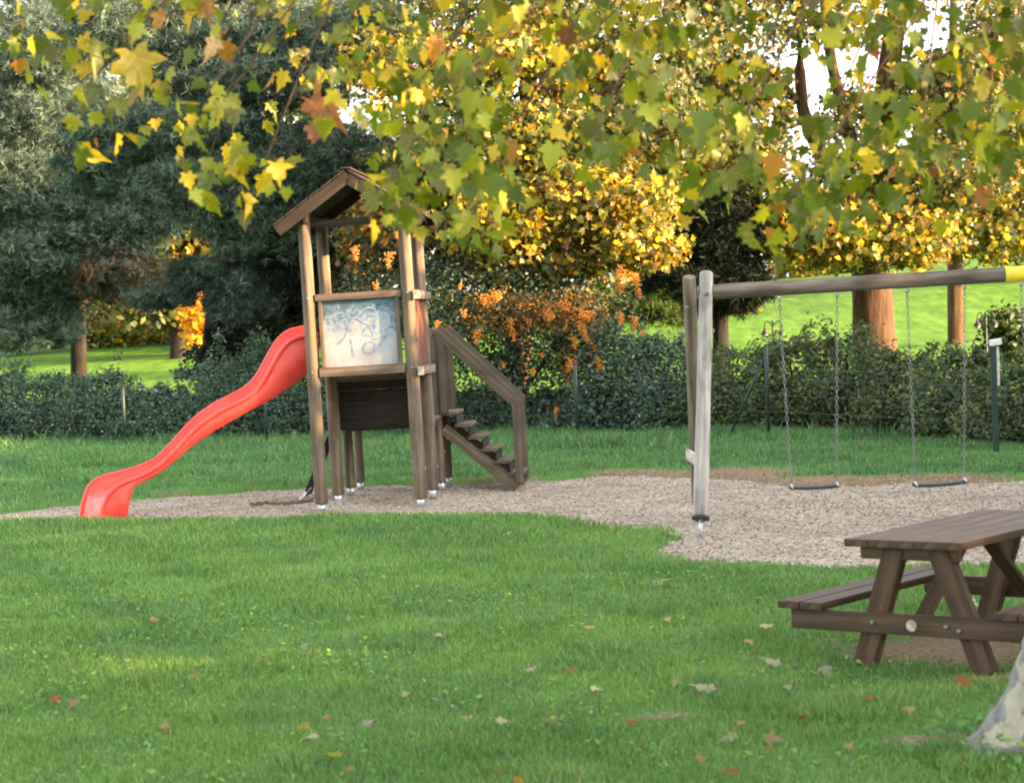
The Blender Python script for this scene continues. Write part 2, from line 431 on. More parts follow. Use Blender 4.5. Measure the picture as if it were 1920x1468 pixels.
def terrain(x, y, s=None):
    x = np.asarray(x, float); y = np.asarray(y, float)
    if s is None: s = sdf(x, y)
    s = s + .10 * wave(x * 3.3, y * 3.3) + .05 * wave(x * 9, y * 9)
    z = .022 * wave(x, y)
    z = z - .22 * sst(.5 - s / .34)
    crest = 2.75 + np.where(x > 0, .072, .042) * np.clip(x, -45, 45)
    z = z + sst((y - 42) / 62) * crest * np.clip(1 - (y - 130) / 2000, .6, 1) + .10 * sst((y - 46) / 20) * wave(x * .35, y * .35)
    return z
def tz(x, y): return float(terrain(np.array([x]), np.array([y]))[0])
def dirt(x, y, s):
    """bare, trodden earth: along the gravel, under the table, scuffs"""
    d = np.clip(1 - np.abs(s - .05) / .55, 0, 1) * sst(.45 + .6 * wave(x * .9 + 3, y * .9)) * .95
    far = np.exp(-(((x - 2.9) / .9) ** 2 + ((y - 28.2) / 1.1) ** 2)) + .9 * np.exp(-(((x - 3.6) / .8) ** 2 + ((y - 26.6) / .5) ** 2))
    d = np.maximum(d, far * 1.1)
    d = np.maximum(d, 1.0 * np.exp(-(((x - 1.15) / .55) ** 2 + ((y - 21.8) / .8) ** 2)))
    for cx, cy, rx, ry, a in ((2.75, 13.0, .55, .8, 1.1), (2.25, 13.0, .4, .45, .9), (2.55, 11.9, .35, .3, .75), (.75, 11.25, .3, .16, .8), (1.7, 11.6, .3, .16, .7), (1.95, 10.25, .35, .16, .8), (1.25, 12.6, .25, .2, .55), (2.6, 10.6, .4, .5, .6), (-.6, 15.2, .35, .22, .5), (.5, 17.5, .5, .3, .45), (-1.2, 11.2, .25, .12, .5), (1.0, 14.2, .3, .16, .55), (.2, 12.6, .2, .1, .55), (-2.0, 19, .6, .3, .4)):
        d = np.maximum(d, a * np.exp(-(((x - cx) / rx) ** 2 + ((y - cy) / ry) ** 2)))
    return np.clip(d, 0, 1)

xs = np.concatenate([[-900, -400, -200, -120, -80, -60, -45, -36, -28, -22, -18, -15], np.arange(-13, 13.01, .16), [15, 18, 22, 28, 36, 45, 60, 80, 120, 200, 400, 900]])
ys = np.concatenate([[-300, -120, -60, -30, -15, -8, -3, 2, 5, 7, 8], np.arange(9, 31, .16), np.arange(31, 45, .4), np.arange(45, 112, 2.0), [116, 122, 130, 145, 170, 220, 320, 600, 1500]])
gx, gy = np.meshgrid(xs, ys)
gs = sdf(gx, gy)
gz = terrain(gx, gy, gs)
nx, ny = len(xs), len(ys)
idx = np.arange(nx * ny).reshape(ny, nx)
F = np.stack([idx[:-1, :-1], idx[:-1, 1:], idx[1:, 1:], idx[1:, :-1]], -1).reshape(-1, 4)
me = np_mesh('lawn', np.stack([gx, gy, gz], -1).reshape(-1, 3), F, None, True)
ca = me.color_attributes.new('cover', 'FLOAT_COLOR', 'POINT')
cv = np.zeros((nx * ny, 4), np.float32); cv[:, 3] = 1
cv[:, 0] = dirt(gx, gy, gs).ravel(); cv[:, 1] = sst((gy - 40) / 5).ravel()
ca.data.foreach_set('color', cv.ravel())
lawn = tag(mobj('lawn', me, M['lawn']), kind='structure')

def gravel_z(x, y):
    z = -.085 + .016 * wave(x * 2.2, y * 2.2) + .010 * wave(x * 6, y * 6) + .006 * wave(x * 11, y * 11)
    for cx, cy, rx, ry, a in ((3.05, 21.8, .55, .9, .075), (4.35, 21.75, .55, .9, .075), (-4.95, 25.3, .5, .4, .05), (.2, 28.0, .6, .5, .04), (-1.6, 26.2, .8, .5, .03)):
        q = ((x - cx) / rx) ** 2 + ((y - cy) / ry) ** 2
        z = z - a * np.exp(-q) + a * .35 * np.exp(-(np.sqrt(q) - 1.5) ** 2 * 4)
    return z
# gravel bed: its own sheet, a hand's breadth below the turf
xs = np.arange(-13.5, 13.6, .12); ys = np.arange(15.8, 30.4, .12)
gx, gy = np.meshgrid(xs, ys); gs = sdf(gx, gy)
gz = gravel_z(gx, gy)
ok = gs < .25
nx, ny = len(xs), len(ys); idx = np.arange(nx * ny).reshape(ny, nx)
F = np.stack([idx[:-1, :-1], idx[:-1, 1:], idx[1:, 1:], idx[1:, :-1]], -1).reshape(-1, 4)
F = F[ok.ravel()[F].all(1)]
used = np.unique(F); remap = np.full(nx * ny, -1); remap[used] = np.arange(len(used))
me = np_mesh('gravel_bed', np.stack([gx, gy, gz], -1).reshape(-1, 3)[used], remap[F], None, True)
tag(mobj('gravel_bed', me, M['gravel']), kind='structure')

# ------------------------------------------------------------------ scatter machinery
def fan(outline, c):
    V = [(*c,)] + list(outline); n = len(outline)
    return np.array(V, float), np.array([(0, 1 + i, 1 + (i + 1) % n) for i in range(n)])
def mirror(h): return [(x, y) for x, y in h] + [(-x, y) for x, y in reversed(h) if x != 0]
def leaf_tpl(half, c, curl=.12, fold=.22):
    o = mirror(half); V2, F = fan(o, c)
    z = fold * np.abs(V2[:, 0]) - curl * (V2[:, 1]) ** 2
    V = np.c_[V2, z]; V[:, 1] -= .1
    return V, F
LOBED = leaf_tpl([(0, 0), (.14, -.14), (.36, -.13), (.30, .02), (.33, .10), (.46, .14), (.62, .36), (.44, .37), (.30, .42), (.34, .58), (.30, .70), (.16, .74), (.11, .86), (0, 1.12)], (0, .30))
STAR = leaf_tpl([(0, 0), (.40, -.02), (.30, .20), (.60, .46), (.25, .55), (.2, .75), (0, 1)], (0, .32))
OVAL = (np.array([(0, 0, 0), (.27, .4, .06), (.17, .78, .02), (0, 1, -.05), (-.17, .78, .02), (-.27, .4, .06)], float), np.array([(0, 1, 5), (1, 2, 5), (2, 4, 5), (2, 3, 4)]))
def tuft_tpl(k, wd, seed):
    g = np.random.default_rng(seed); V = []; F = []
    for i in range(k):
        d = g.standard_normal(3); d[2] = abs(d[2]) * .6 + .15; d /= np.linalg.norm(d)
        s = np.cross(d, g.standard_normal(3)); s *= wd / np.linalg.norm(s)
        V += [s, -s, d * g.uniform(.7, 1.0)]; F.append((3 * i, 3 * i + 1, 3 * i + 2))
    return np.array(V), np.array(F)
TUFT = tuft_tpl(9, .055, 3)
def rand_rot(n, face=None, spread=.6):
    """rotations whose local z roughly faces 'face' (n,3)"""
    z = rng.standard_normal((n, 3)); z /= np.linalg.norm(z, axis=1)[:, None]
    if face is not None:
        z = face + z * spread; z /= np.linalg.norm(z, axis=1)[:, None] + 1e-9
    a = rng.standard_normal((n, 3)); y = a - (a * z).sum(1)[:, None] * z; y /= np.linalg.norm(y, axis=1)[:, None] + 1e-9
    x = np.cross(y, z)
    return np.stack([x, y, z], -1)
def hang_rot(n):
    """leaves that hang: tip (local y) points mostly down"""
    y = rng.standard_normal((n, 3)) * .5; y[:, 2] -= .9; y /= np.linalg.norm(y, axis=1)[:, None]
    a = rng.standard_normal((n, 3)); a[:, 1] -= 1.0; a[:, 2] += .4
    z = a - (a * y).sum(1)[:, None] * y; z /= np.linalg.norm(z, axis=1)[:, None]
    return np.stack([np.cross(y, z), y, z], -1)
def scatter(name, P, Rm, S, tpl, tint):
    V0, F0 = tpl; n, k = len(P), len(V0)
    V = np.einsum('nij,kj->nki', Rm, V0) * S[:, None, None] + P[:, None, :]
    F = (F0[None] + (np.arange(n) * k)[:, None, None]).reshape(-1, F0.shape[1])
    return np_mesh(name, V.reshape(-1, 3), F, np.repeat(tint, k, 0))
def palette(n, pal):
    w_ = np.array([p[3] for p in pal], float); i = rng.choice(len(pal), n, p=w_ / w_.sum())
    c = np.array([p[:3] for p in pal], float)[i]
    return c * rng.uniform(.75, 1.25, (n, 1))
def blob_points(c, r, n, clump=22, tight=.16, shell=.55):
    """n points in clumps inside an ellipsoid; clumps lean to the outside"""
    m = max(3, int(n / clump))
    d = rng.standard_normal((m, 3)); d /= np.linalg.norm(d, axis=1)[:, None]
    q = rng.random(m) ** (1 / 3); q = shell + (1 - shell) * q if shell else q
    q *= np.where(rng.random(m) < .3, rng.random(m), 1)
    cen = d * q[:, None]
    i = rng.integers(0, m, n)
    p = cen[i] + rng.standard_normal((n, 3)) * tight
    out = p / (np.linalg.norm(p, axis=1)[:, None] + 1e-6)
    return np.array(tuple(c)) + p * np.array(r), out, rng.uniform(.6, 1.4, m)[i]

# ------------------------------------------------------------------ trees
def tubes_joined(name, tubes, seg=8, wob=.05):
    Vs, Fs, o = [], [], 0
    for q, (pts, rad) in enumerate(tubes):
        V, F_ = tube_data(pts, rad, seg, wob, True, q); Vs += [tuple(v) for v in V]; Fs += [tuple(i + o for i in f) for f in F_]; o += len(V)
    me = bpy.data.meshes.new(name); me.from_pydata(Vs, [], Fs); me.update(); return smooth(me)
PAL_YELLOW = [(.62, .42, .02, 1.7), (.46, .36, .03, 1.2), (.20, .20, .03, 4), (.10, .13, .025, 4.5), (.42, .20, .02, 1.0), (.18, .10, .03, 1.6)]
PAL_OLIVE = [(.075, .095, .022, 4), (.13, .125, .028, 3), (.42, .30, .03, .7), (.19, .10, .025, 1.2), (.05, .07, .02, 3.5)]
PAL_GREEN = [(.055, .10, .026, 3), (.08, .14, .03, 2), (.12, .16, .03, 1), (.2, .19, .03, .4)]
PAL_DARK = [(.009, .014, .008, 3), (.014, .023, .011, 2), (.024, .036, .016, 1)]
PAL_RUSTY = [(.30, .13, .018, 2), (.40, .19, .02, 2), (.16, .085, .022, 2), (.10, .10, .025, 2), (.05, .075, .03, 2)]
PAL_CEDAR = [(.082, .125, .090, 3), (.112, .165, .115, 2), (.056, .086, .064, 2), (.15, .20, .14, .7)]
PAL_HEDGE = [(.048, .094, .062, 3), (.072, .130, .085, 3), (.105, .175, .11, 1.5), (.17, .23, .15, .5), (.10, .095, .05, .5)]
PAL_HEDGE2 = [(.050, .084, .036, 3), (.078, .120, .045, 3), (.12, .16, .055, 1.5), (.22, .22, .06, .4), (.09, .075, .035, .6)]

def make_tree(name, label, base, trunk, limbs, blobs, tpl, size, bark, mat='leaf', group=None, cat='tree', single=0, face=.9, tight=.16, more=1.0):
    base = Vector(base); t = thing(name, label, cat, base, group=group)
    trunk = [(trunk[0][0], trunk[0][1], trunk[0][2] - .25, trunk[0][3] * 1.15)] + list(trunk)
    mobj('trunk', tube_mesh('trunk', spline([p[:3] for p in trunk], 24), np.interp(np.linspace(0, 1, 24), np.linspace(0, 1, len(trunk)), [p[3] for p in trunk]), 18, .07), M[bark], t)
    for q, l in enumerate(limbs):
        n = 10
        mobj('branch', tube_mesh('branch', spline([p[:3] for p in l], n), np.interp(np.linspace(0, 1, n), np.linspace(0, 1, len(l)), [p[3] for p in l]), 8, .06, True, q), M[bark], t)
    Ps, Os, Cs = [], [], []
    for (c, r, n, pal) in blobs:
        n = int(n * more)
        p, o, tone = blob_points(c, r, n, tight=tight); Ps.append(p); Os.append(o); Cs.append(palette(n, pal) * tone[:, None])
    P, O, Cc = np.concatenate(Ps), np.concatenate(Os), np.concatenate(Cs)
    S = size * rng.uniform(.65, 1.25, len(P))
    keep = P[:, 2] > .04
    P, O, Cc, S = P[keep], O[keep], Cc[keep], S[keep]
    Rm = rand_rot(len(P), O * .6 + np.array([0, -.2, .35]), face)
    cr = mobj('crown', scatter('crown', P, Rm, S, tpl, Cc), M[mat], t)
    cr['kind'] = 'stuff'
    if single:
        near = np.argsort(P[:, 1] - .15 * S)[:single * 3]; near = near[::3]
        for q, i in enumerate(near):
            key = ('yellow', 'lime', 'orange', 'olive')[int(rng.choice(4, p=[.5, .25, .15, .1]))]
            o = bpy.data.objects.new('leaf', LEAFMESH[key][q % 3])
            m = Matrix(Rm[i].tolist()).to_4x4() @ Matrix.Scale(float(S[i]) * 1.1, 4); m.translation = Vector(P[i]) + Vector((0, -.15, 0))
            link(o, t, m)
    return t
def leaf_mesh(name, mat, curl, fold, seed):
    half = [(0, 0), (.14, -.14), (.36, -.13), (.30, .02), (.33, .10), (.46, .14), (.62, .36), (.44, .37), (.30, .42), (.34, .58), (.30, .70), (.16, .74), (.11, .86), (0, 1.12)]
    V, F_ = leaf_tpl(half, (0, .30), curl, fold)
    g = np.random.default_rng(seed); V[:, 0] *= (.95, .8, .9)[seed % 3]; V[:, 0] += .12 * (seed % 3 - 1) * V[:, 1] ** 2; V[1:, :2] *= 1 + .10 * g.standard_normal((len(V) - 1, 1)); V[1:, 2] += .05 * g.standard_normal(len(V) - 1)
    # petiole
    k = len(V); V = np.r_[V, [(.012, -.1, 0), (-.012, -.1, 0), (0, -.48, .10)]]; F_ = np.r_[F_, [(k, k + 1, k + 2)]]
    me = np_mesh(name, V, F_); me.materials.append(mat); return me
LEAFMESH = {k: [leaf_mesh('leaf_' + k, m, cu, fo, s) for s, (cu, fo) in enumerate(((.15, .35), (.45, .55), (-.2, .2)))] for k, m in LEAFC.items()}

def pb(x, y, rx, ry, D, rd, n, pal):
    """crown blob surveyed in the photo: centre and half-size in photo pixels at distance D, depth half-size in metres"""
    k = D / FPX
    return (at(x, y, D), (rx * k, rd, ry * k), n, pal)
def P4(x, y, D, r):
    p = at(x, y, D); return (p.x, p.y, p.z, r)
def gr(x, D):
    p = at(x, 700, D); return Vector((p.x, D, tz(p.x, D) - .05))

# cedars on the left
b = gr(440, 47)
make_tree('cedar_tree', 'tall dark blue-green cedar with thick black trunk behind the slide', b,
          [(b.x, b.y, b.z, .95), P4(440, 600, 47, .66), P4(452, 420, 47, .50), P4(450, 150, 47, .36), P4(440, -200, 47, .25)],
          [[P4(445, 560, 47, .16), P4(400, 537, 46.6, .13), P4(320, 540, 46.2, .10), P4(235, 560, 46, .03)],
           [P4(455, 430, 47, .2), P4(560, 380, 46, .14), P4(650, 300, 45, .06)],
           [P4(455, 300, 47, .2), P4(330, 260, 46, .14), P4(150, 240, 45.5, .06)],
           [P4(450, 160, 47, .2), P4(560, 100, 46, .14), P4(680, 60, 45, .06)],
           [P4(450, 80, 47, .2), P4(300, 60, 46, .14), P4(120, 30, 45, .06)]],
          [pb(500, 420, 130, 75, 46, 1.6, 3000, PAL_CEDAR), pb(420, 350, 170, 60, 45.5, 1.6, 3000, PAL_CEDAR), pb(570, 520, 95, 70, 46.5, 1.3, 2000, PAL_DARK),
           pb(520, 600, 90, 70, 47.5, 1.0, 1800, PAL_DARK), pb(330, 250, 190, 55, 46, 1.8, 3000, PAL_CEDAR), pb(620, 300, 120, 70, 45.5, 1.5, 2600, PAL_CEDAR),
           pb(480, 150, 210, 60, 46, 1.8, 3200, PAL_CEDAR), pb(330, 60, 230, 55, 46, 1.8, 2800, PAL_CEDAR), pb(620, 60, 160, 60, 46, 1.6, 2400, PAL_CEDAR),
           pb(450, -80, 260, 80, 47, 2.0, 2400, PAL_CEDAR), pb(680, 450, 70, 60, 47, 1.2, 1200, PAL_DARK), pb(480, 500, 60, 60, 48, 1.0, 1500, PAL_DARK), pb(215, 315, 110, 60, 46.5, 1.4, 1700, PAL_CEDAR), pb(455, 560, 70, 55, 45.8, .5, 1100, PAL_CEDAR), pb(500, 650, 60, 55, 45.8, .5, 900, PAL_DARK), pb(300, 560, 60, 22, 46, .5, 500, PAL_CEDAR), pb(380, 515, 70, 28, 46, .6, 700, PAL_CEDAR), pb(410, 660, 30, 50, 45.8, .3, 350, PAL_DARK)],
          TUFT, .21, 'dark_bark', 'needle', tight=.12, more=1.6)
b = gr(147, 56)
make_tree('pine_tree', 'dusky blue-green pine with slim dark trunk at the left edge', b,
          [(b.x, b.y, b.z, .24), P4(147, 640, 56, .20), P4(150, 500, 56, .18), P4(150, 200, 56, .12), P4(150, -100, 56, .06)],
          [[P4(150, 560, 56, .1), P4(230, 520, 55, .07), P4(300, 520, 54, .03)], [P4(150, 520, 56, .1), P4(70, 500, 55, .07), P4(0, 510, 54, .03)],
           [P4(150, 380, 56, .1), P4(250, 360, 55, .07), P4(330, 370, 54, .03)]],
          [pb(120, 470, 160, 80, 54, 2.0, 3600, PAL_CEDAR), pb(40, 560, 120, 65, 54, 1.6, 2200, PAL_CEDAR), pb(220, 400, 150, 60, 54, 1.8, 2800, PAL_CEDAR),
           pb(60, 360, 150, 70, 54, 1.8, 2800, PAL_CEDAR), pb(230, 520, 90, 50, 53, 1.2, 1400, [(.10, .075, .045, 2), (.07, .09, .06, 2), (.20, .12, .06, 1)]), pb(110, 230, 180, 80, 55, 2, 3200, PAL_CEDAR),
           pb(60, 100, 170, 80, 55, 2, 2600, PAL_CEDAR), pb(120, -40, 200, 80, 56, 2, 2000, PAL_CEDAR), pb(60, 630, 90, 22, 53, 1.2, 700, PAL_CEDAR)],
          TUFT, .23, 'dark_bark', 'needle', tight=.12, more=1.5)

# yellow maple in the middle
b = gr(960, 43)
make_tree('maple_tree', 'autumn maple turning bright yellow behind the tower stairs', b,
          [(b.x, b.y, b.z, .30), P4(975, 560, 43, .25), P4(990, 380, 43, .2), P4(985, 100, 43, .12)],
          [[P4(985, 430, 43, .13), P4(1070, 360, 42, .09), P4(1200, 330, 41, .04)], [P4(985, 460, 43, .13), P4(880, 380, 42, .09), P4(790, 330, 41, .04)],
           [P4(990, 300, 43, .12), P4(1100, 190, 42, .08), P4(1240, 130, 41, .03)], [P4(990, 280, 43, .12), P4(880, 180, 42, .08), P4(760, 120, 41, .03)],
           [P4(985, 380, 43, .1), P4(1060, 470, 41.5, .06), P4(1200, 490, 40.5, .03)]],
          [pb(1110, 380, 150, 75, 41, 1.5, 3000, PAL_YELLOW), pb(960, 420, 130, 75, 41, 1.4, 2200, PAL_YELLOW), pb(1190, 460, 90, 45, 40.5, 1.0, 1200, PAL_YELLOW),
           pb(1030, 270, 170, 70, 42, 1.6, 2400, PAL_YELLOW), pb(850, 300, 130, 80, 42, 1.6, 2000, PAL_OLIVE), pb(1220, 240, 120, 80, 42, 1.6, 1600, PAL_OLIVE),
           pb(960, 120, 200, 90, 43, 1.8, 2400, PAL_YELLOW), pb(770, 140, 120, 90, 42.5, 1.6, 1600, PAL_YELLOW), pb(1180, 90, 150, 80, 43, 1.8, 1800, PAL_OLIVE),
           pb(1000, -40, 280, 80, 43, 2, 1800, PAL_OLIVE), pb(860, 470, 90, 60, 42, 1.2, 1300, PAL_OLIVE), pb(720, 450, 80, 80, 42, 1.0, 1500, PAL_RUSTY), pb(1000, 500, 120, 40, 41, 1.0, 1200, PAL_YELLOW), pb(1030, 330, 230, 150, 43.5, 1.0, 2600, PAL_GREEN + PAL_DARK), pb(900, 240, 120, 80, 41.6, 1.0, 900, PAL_GREEN)],  # dark inner leaves put the crown's inner shade into leaf colour
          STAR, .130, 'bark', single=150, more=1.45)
# black yew in the gap
b = gr(1350, 46)
make_tree('yew_tree', 'nearly black evergreen yew behind the swing post', b,
          [(b.x, b.y, b.z, .2), P4(1350, 560, 46, .16), P4(1350, 380, 46, .08)],
          [[P4(1350, 560, 46, .07), P4(1290, 570, 45.5, .05), P4(1240, 600, 45, .02)], [P4(1350, 540, 46, .07), P4(1390, 560, 45.5, .05), P4(1420, 590, 45, .02)]],
          [pb(1345, 470, 85, 75, 46, 1.2, 4200, PAL_DARK), pb(1290, 540, 80, 50, 45.5, 1.0, 2600, PAL_DARK), pb(1380, 540, 55, 42, 45.5, .8, 1800, PAL_DARK), pb(1350, 400, 70, 60, 46, 1.0, 2600, PAL_DARK),
           pb(1230, 585, 50, 35, 45, .7, 900, PAL_GREEN), pb(1300, 340, 90, 60, 46.5, 1.2, 1800, PAL_OLIVE)],
          TUFT, .2, 'dark_bark', 'needle')
# big lime trees on the right
b = gr(1640, 48)
make_tree('lime_tree', 'broad old tree with thick trunk lit orange beyond the swings', b,
          [(b.x, b.y, b.z, .62), P4(1640, 660, 48, .50), P4(1633, 540, 48, .44), P4(1628, 430, 48, .40), P4(1640, 320, 48, .33), P4(1660, 180, 48, .28), P4(1690, -40, 48, .2)],
          [[P4(1628, 420, 48, .22), P4(1560, 320, 48, .17), P4(1505, 200, 48, .14), P4(1500, -20, 48, .1)], [P4(1632, 400, 48, .2), P4(1600, 280, 47.5, .16), P4(1560, 120, 47, .12), P4(1540, -40, 47, .08)],
           [P4(1640, 380, 48, .18), P4(1720, 300, 48, .12), P4(1810, 230, 47, .05)], [P4(1620, 420, 48, .14), P4(1540, 390, 47, .1), P4(1440, 340, 46, .04)],
           [P4(1655, 200, 48, .12), P4(1740, 120, 47, .08), P4(1850, 80, 46, .03)], [P4(1505, 200, 48, .08), P4(1440, 130, 47.5, .06), P4(1370, 90, 47, .03)]],
          [pb(1560, 440, 140, 60, 46.5, 1.8, 2200, PAL_YELLOW), pb(1480, 390, 100, 60, 46.5, 1.5, 1500, PAL_GREEN + PAL_YELLOW), pb(1700, 440, 90, 60, 46.5, 1.5, 1200, PAL_YELLOW),
           pb(1640, 330, 110, 60, 46.5, 1.6, 1000, PAL_OLIVE), pb(1360, 310, 80, 50, 47, 1.5, 600, PAL_OLIVE), pb(1780, 330, 110, 60, 46.5, 1.6, 1500, PAL_OLIVE),
           pb(1600, 200, 60, 60, 47.5, 1.0, 420, PAL_YELLOW), pb(1550, 40, 120, 50, 47.5, 1.4, 700, PAL_YELLOW), pb(1460, 180, 40, 50, 47.5, .8, 160, PAL_YELLOW), pb(1720, 160, 50, 70, 47.5, 1, 300, PAL_OLIVE), pb(1800, 180, 100, 80, 47, 1.6, 1200, PAL_OLIVE),
           pb(1360, 120, 90, 90, 47.5, 1.5, 1400, PAL_OLIVE), pb(1630, -60, 240, 60, 48, 2, 1300, PAL_OLIVE), pb(1860, 60, 90, 90, 47, 1.5, 1000, PAL_OLIVE), pb(1340, -20, 120, 70, 48, 1.5, 1000, PAL_OLIVE)],
          STAR, .135, 'bark', single=150, more=1.7, tight=.2)
b = gr(1792, 62)
make_tree('ash_tree', 'slimmer straight brown trunk with yellow leaves beyond the second swing', b,
          [(b.x, b.y, b.z, .30), P4(1792, 640, 62, .25), P4(1790, 480, 62, .22), P4(1785, 200, 62, .15), P4(1790, -60, 62, .1)],
          [[P4(1790, 440, 62, .1), P4(1850, 360, 61, .07), P4(1920, 320, 60, .03)], [P4(1790, 400, 62, .1), P4(1730, 340, 61, .07), P4(1690, 300, 60, .03)]],
          [pb(1870, 440, 80, 50, 60, 2, 1500, PAL_YELLOW), pb(1880, 340, 90, 60, 60, 2, 1500, PAL_YELLOW), pb(1740, 400, 60, 40, 60, 1.5, 500, PAL_YELLOW), pb(1890, 240, 90, 60, 60, 2, 1100, PAL_OLIVE), pb(1960, 380, 70, 120, 60, 2, 1200, PAL_YELLOW),
           pb(1960, 120, 80, 120, 60, 2, 1000, PAL_OLIVE)],
          STAR, .17, 'bark', more=1.5)
b = gr(1900, 52)
make_tree('laurel_bush', 'dark green bushy shrub behind the white-capped post at right edge', b, [(b.x, b.y, b.z, .1), P4(1900, 650, 52, .08), P4(1900, 600, 52, .04)], [],
          [pb(1910, 625, 60, 50, 52, 1.0, 1800, PAL_DARK), pb(1890, 610, 40, 25, 51.5, .8, 900, PAL_GREEN), pb(1925, 660, 60, 40, 51, .8, 1200, PAL_GREEN)], OVAL, .16, 'dark_bark', cat='shrub')
# vivid sunlit shrub glimpsed under the cedar bough
b = gr(372, 66)
make_tree('autumn_shrub', 'glowing orange-yellow autumn shrub glimpsed under the cedar branch', b, [(b.x, b.y, b.z, .1), P4(372, 620, 66, .08), P4(372, 560, 66, .03)], [],
          [pb(370, 595, 30, 55, 66, .8, 2600, [(.85, .50, .02, 3), (.80, .40, .02, 2), (.7, .28, .02, 1)])], OVAL, .17, 'dark_bark', cat='shrub')
b = gr(500, 49)  # added thicket: its black leaves stand in for the cedar's shade
make_tree('shade_thicket', 'black-green thicket standing in for shade around the foot of the cedar', b, [(b.x, b.y, b.z, .1), P4(500, 660, 49, .07), P4(500, 600, 49, .03)], [[P4(500, 690, 49, .05), P4(430, 650, 48.5, .03), P4(400, 620, 48, .01)]],
          [pb(500, 650, 90, 60, 49, 1.0, 2600, PAL_DARK), pb(410, 680, 70, 40, 48.5, .9, 1500, PAL_DARK), pb(560, 600, 80, 60, 49, 1.0, 1800, PAL_DARK), pb(455, 590, 50, 60, 48.2, .7, 1000, PAL_DARK)], OVAL, .12, 'dark_bark', cat='shrub')
# belt of trees along the crest
belt = [(-80, 88, 'olive green tree on the crest beyond the pine at the left edge', PAL_GREEN), (110, 92, 'yellowish tree on the crest seen left of the slim pine trunk', PAL_OLIVE), (290, 90, 'pale yellow tree on the crest seen between the two conifers', PAL_YELLOW), (335, 76, 'olive tree glimpsed between pine and cedar crowns', PAL_OLIVE), (400, 78, 'yellow-orange tree glimpsed above the cedar bough', PAL_YELLOW), (560, 84, 'shadowy green tree behind the cedar crown', PAL_GREEN),
        (760, 82, 'shadowy olive tree behind the tower roof', PAL_OLIVE), (980, 86, 'dim olive tree behind the yellow maple', PAL_OLIVE), (1190, 84, 'dim green tree on the crest between maple and yew', PAL_GREEN), (1300, 80, 'dim olive tree behind the yew and swing post', PAL_OLIVE), (1930, 84, 'olive tree on the crest at the right edge', PAL_OLIVE)]
for q, (x, D, lab, pal) in enumerate(belt):
    b = gr(x, D); g = []
    for j in range(9):
        g.append(pb(x + rng.uniform(-110, 110), rng.uniform(-60, 500) if j else 520, 120, 80, D + rng.uniform(-2, 2), 2.5, 850, pal))
    g.append(pb(x, 575, 120, 45, D, 2.0, 900, pal))
    make_tree('crest_tree', lab, b, [(b.x, b.y, b.z, .3), P4(x, 560, D, .26), P4(x + 10, 300, D, .2), P4(x, 0, D, .1)],
              [[P4(x, 480, D, .12), P4(x + 60, 400, D, .08), P4(x + 110, 330, D, .03)], [P4(x, 440, D, .12), P4(x - 60, 360, D, .08), P4(x - 110, 300, D, .03)]], g, OVAL, .34, 'dark_bark', group='trees along the crest')
# low shrubs along the crest, closing the view under the tree crowns
for q, (x, y, rx, ry, D, pal, lab) in enumerate([(-10, 615, 110, 40, 86, PAL_OLIVE, 'low olive shrub on the crest at the left edge'), (190, 610, 90, 38, 88, PAL_YELLOW, 'low yellowing shrub on the crest right of the slim pine trunk'), (300, 605, 70, 36, 87, PAL_YELLOW, 'sunlit yellow shrub on the crest left of the glowing shrub'),
        (560, 600, 120, 45, 84, PAL_GREEN, 'low green shrub on the crest behind the cedar trunk'), (790, 590, 120, 45, 80, PAL_GREEN, 'low green shrub on the crest behind the tower'), (1010, 575, 130, 45, 82, PAL_OLIVE, 'low olive shrub on the crest behind the maple'), (1210, 560, 90, 35, 84, PAL_GREEN, 'low green shrub on the crest left of the yew'), (1470, 500, 110, 45, 100, PAL_YELLOW, 'yellowing shrub on the crest above the first swing'), (1590, 495, 90, 45, 100, PAL_OLIVE, 'olive shrub on the crest left of the thick trunk'), (1720, 490, 100, 45, 100, PAL_YELLOW, 'yellow shrub on the crest between the two right trunks'), (1870, 480, 100, 45, 100, PAL_YELLOW, 'yellow shrub on the crest at the right edge')]):
    b = gr(x, D)
    make_tree('crest_shrub', lab, b, [(b.x, b.y, b.z, .08), P4(x, y, D, .05), P4(x, y - ry * .6, D, .02)], [], [pb(x, y, rx, ry, D, 1.5, 1500, pal), pb(x + rx * .4, y + 8, rx * .6, ry * .8, D - 1, 1.2, 800, pal)], OVAL, .26, 'dark_bark', group='low shrubs along the crest', cat='shrub')
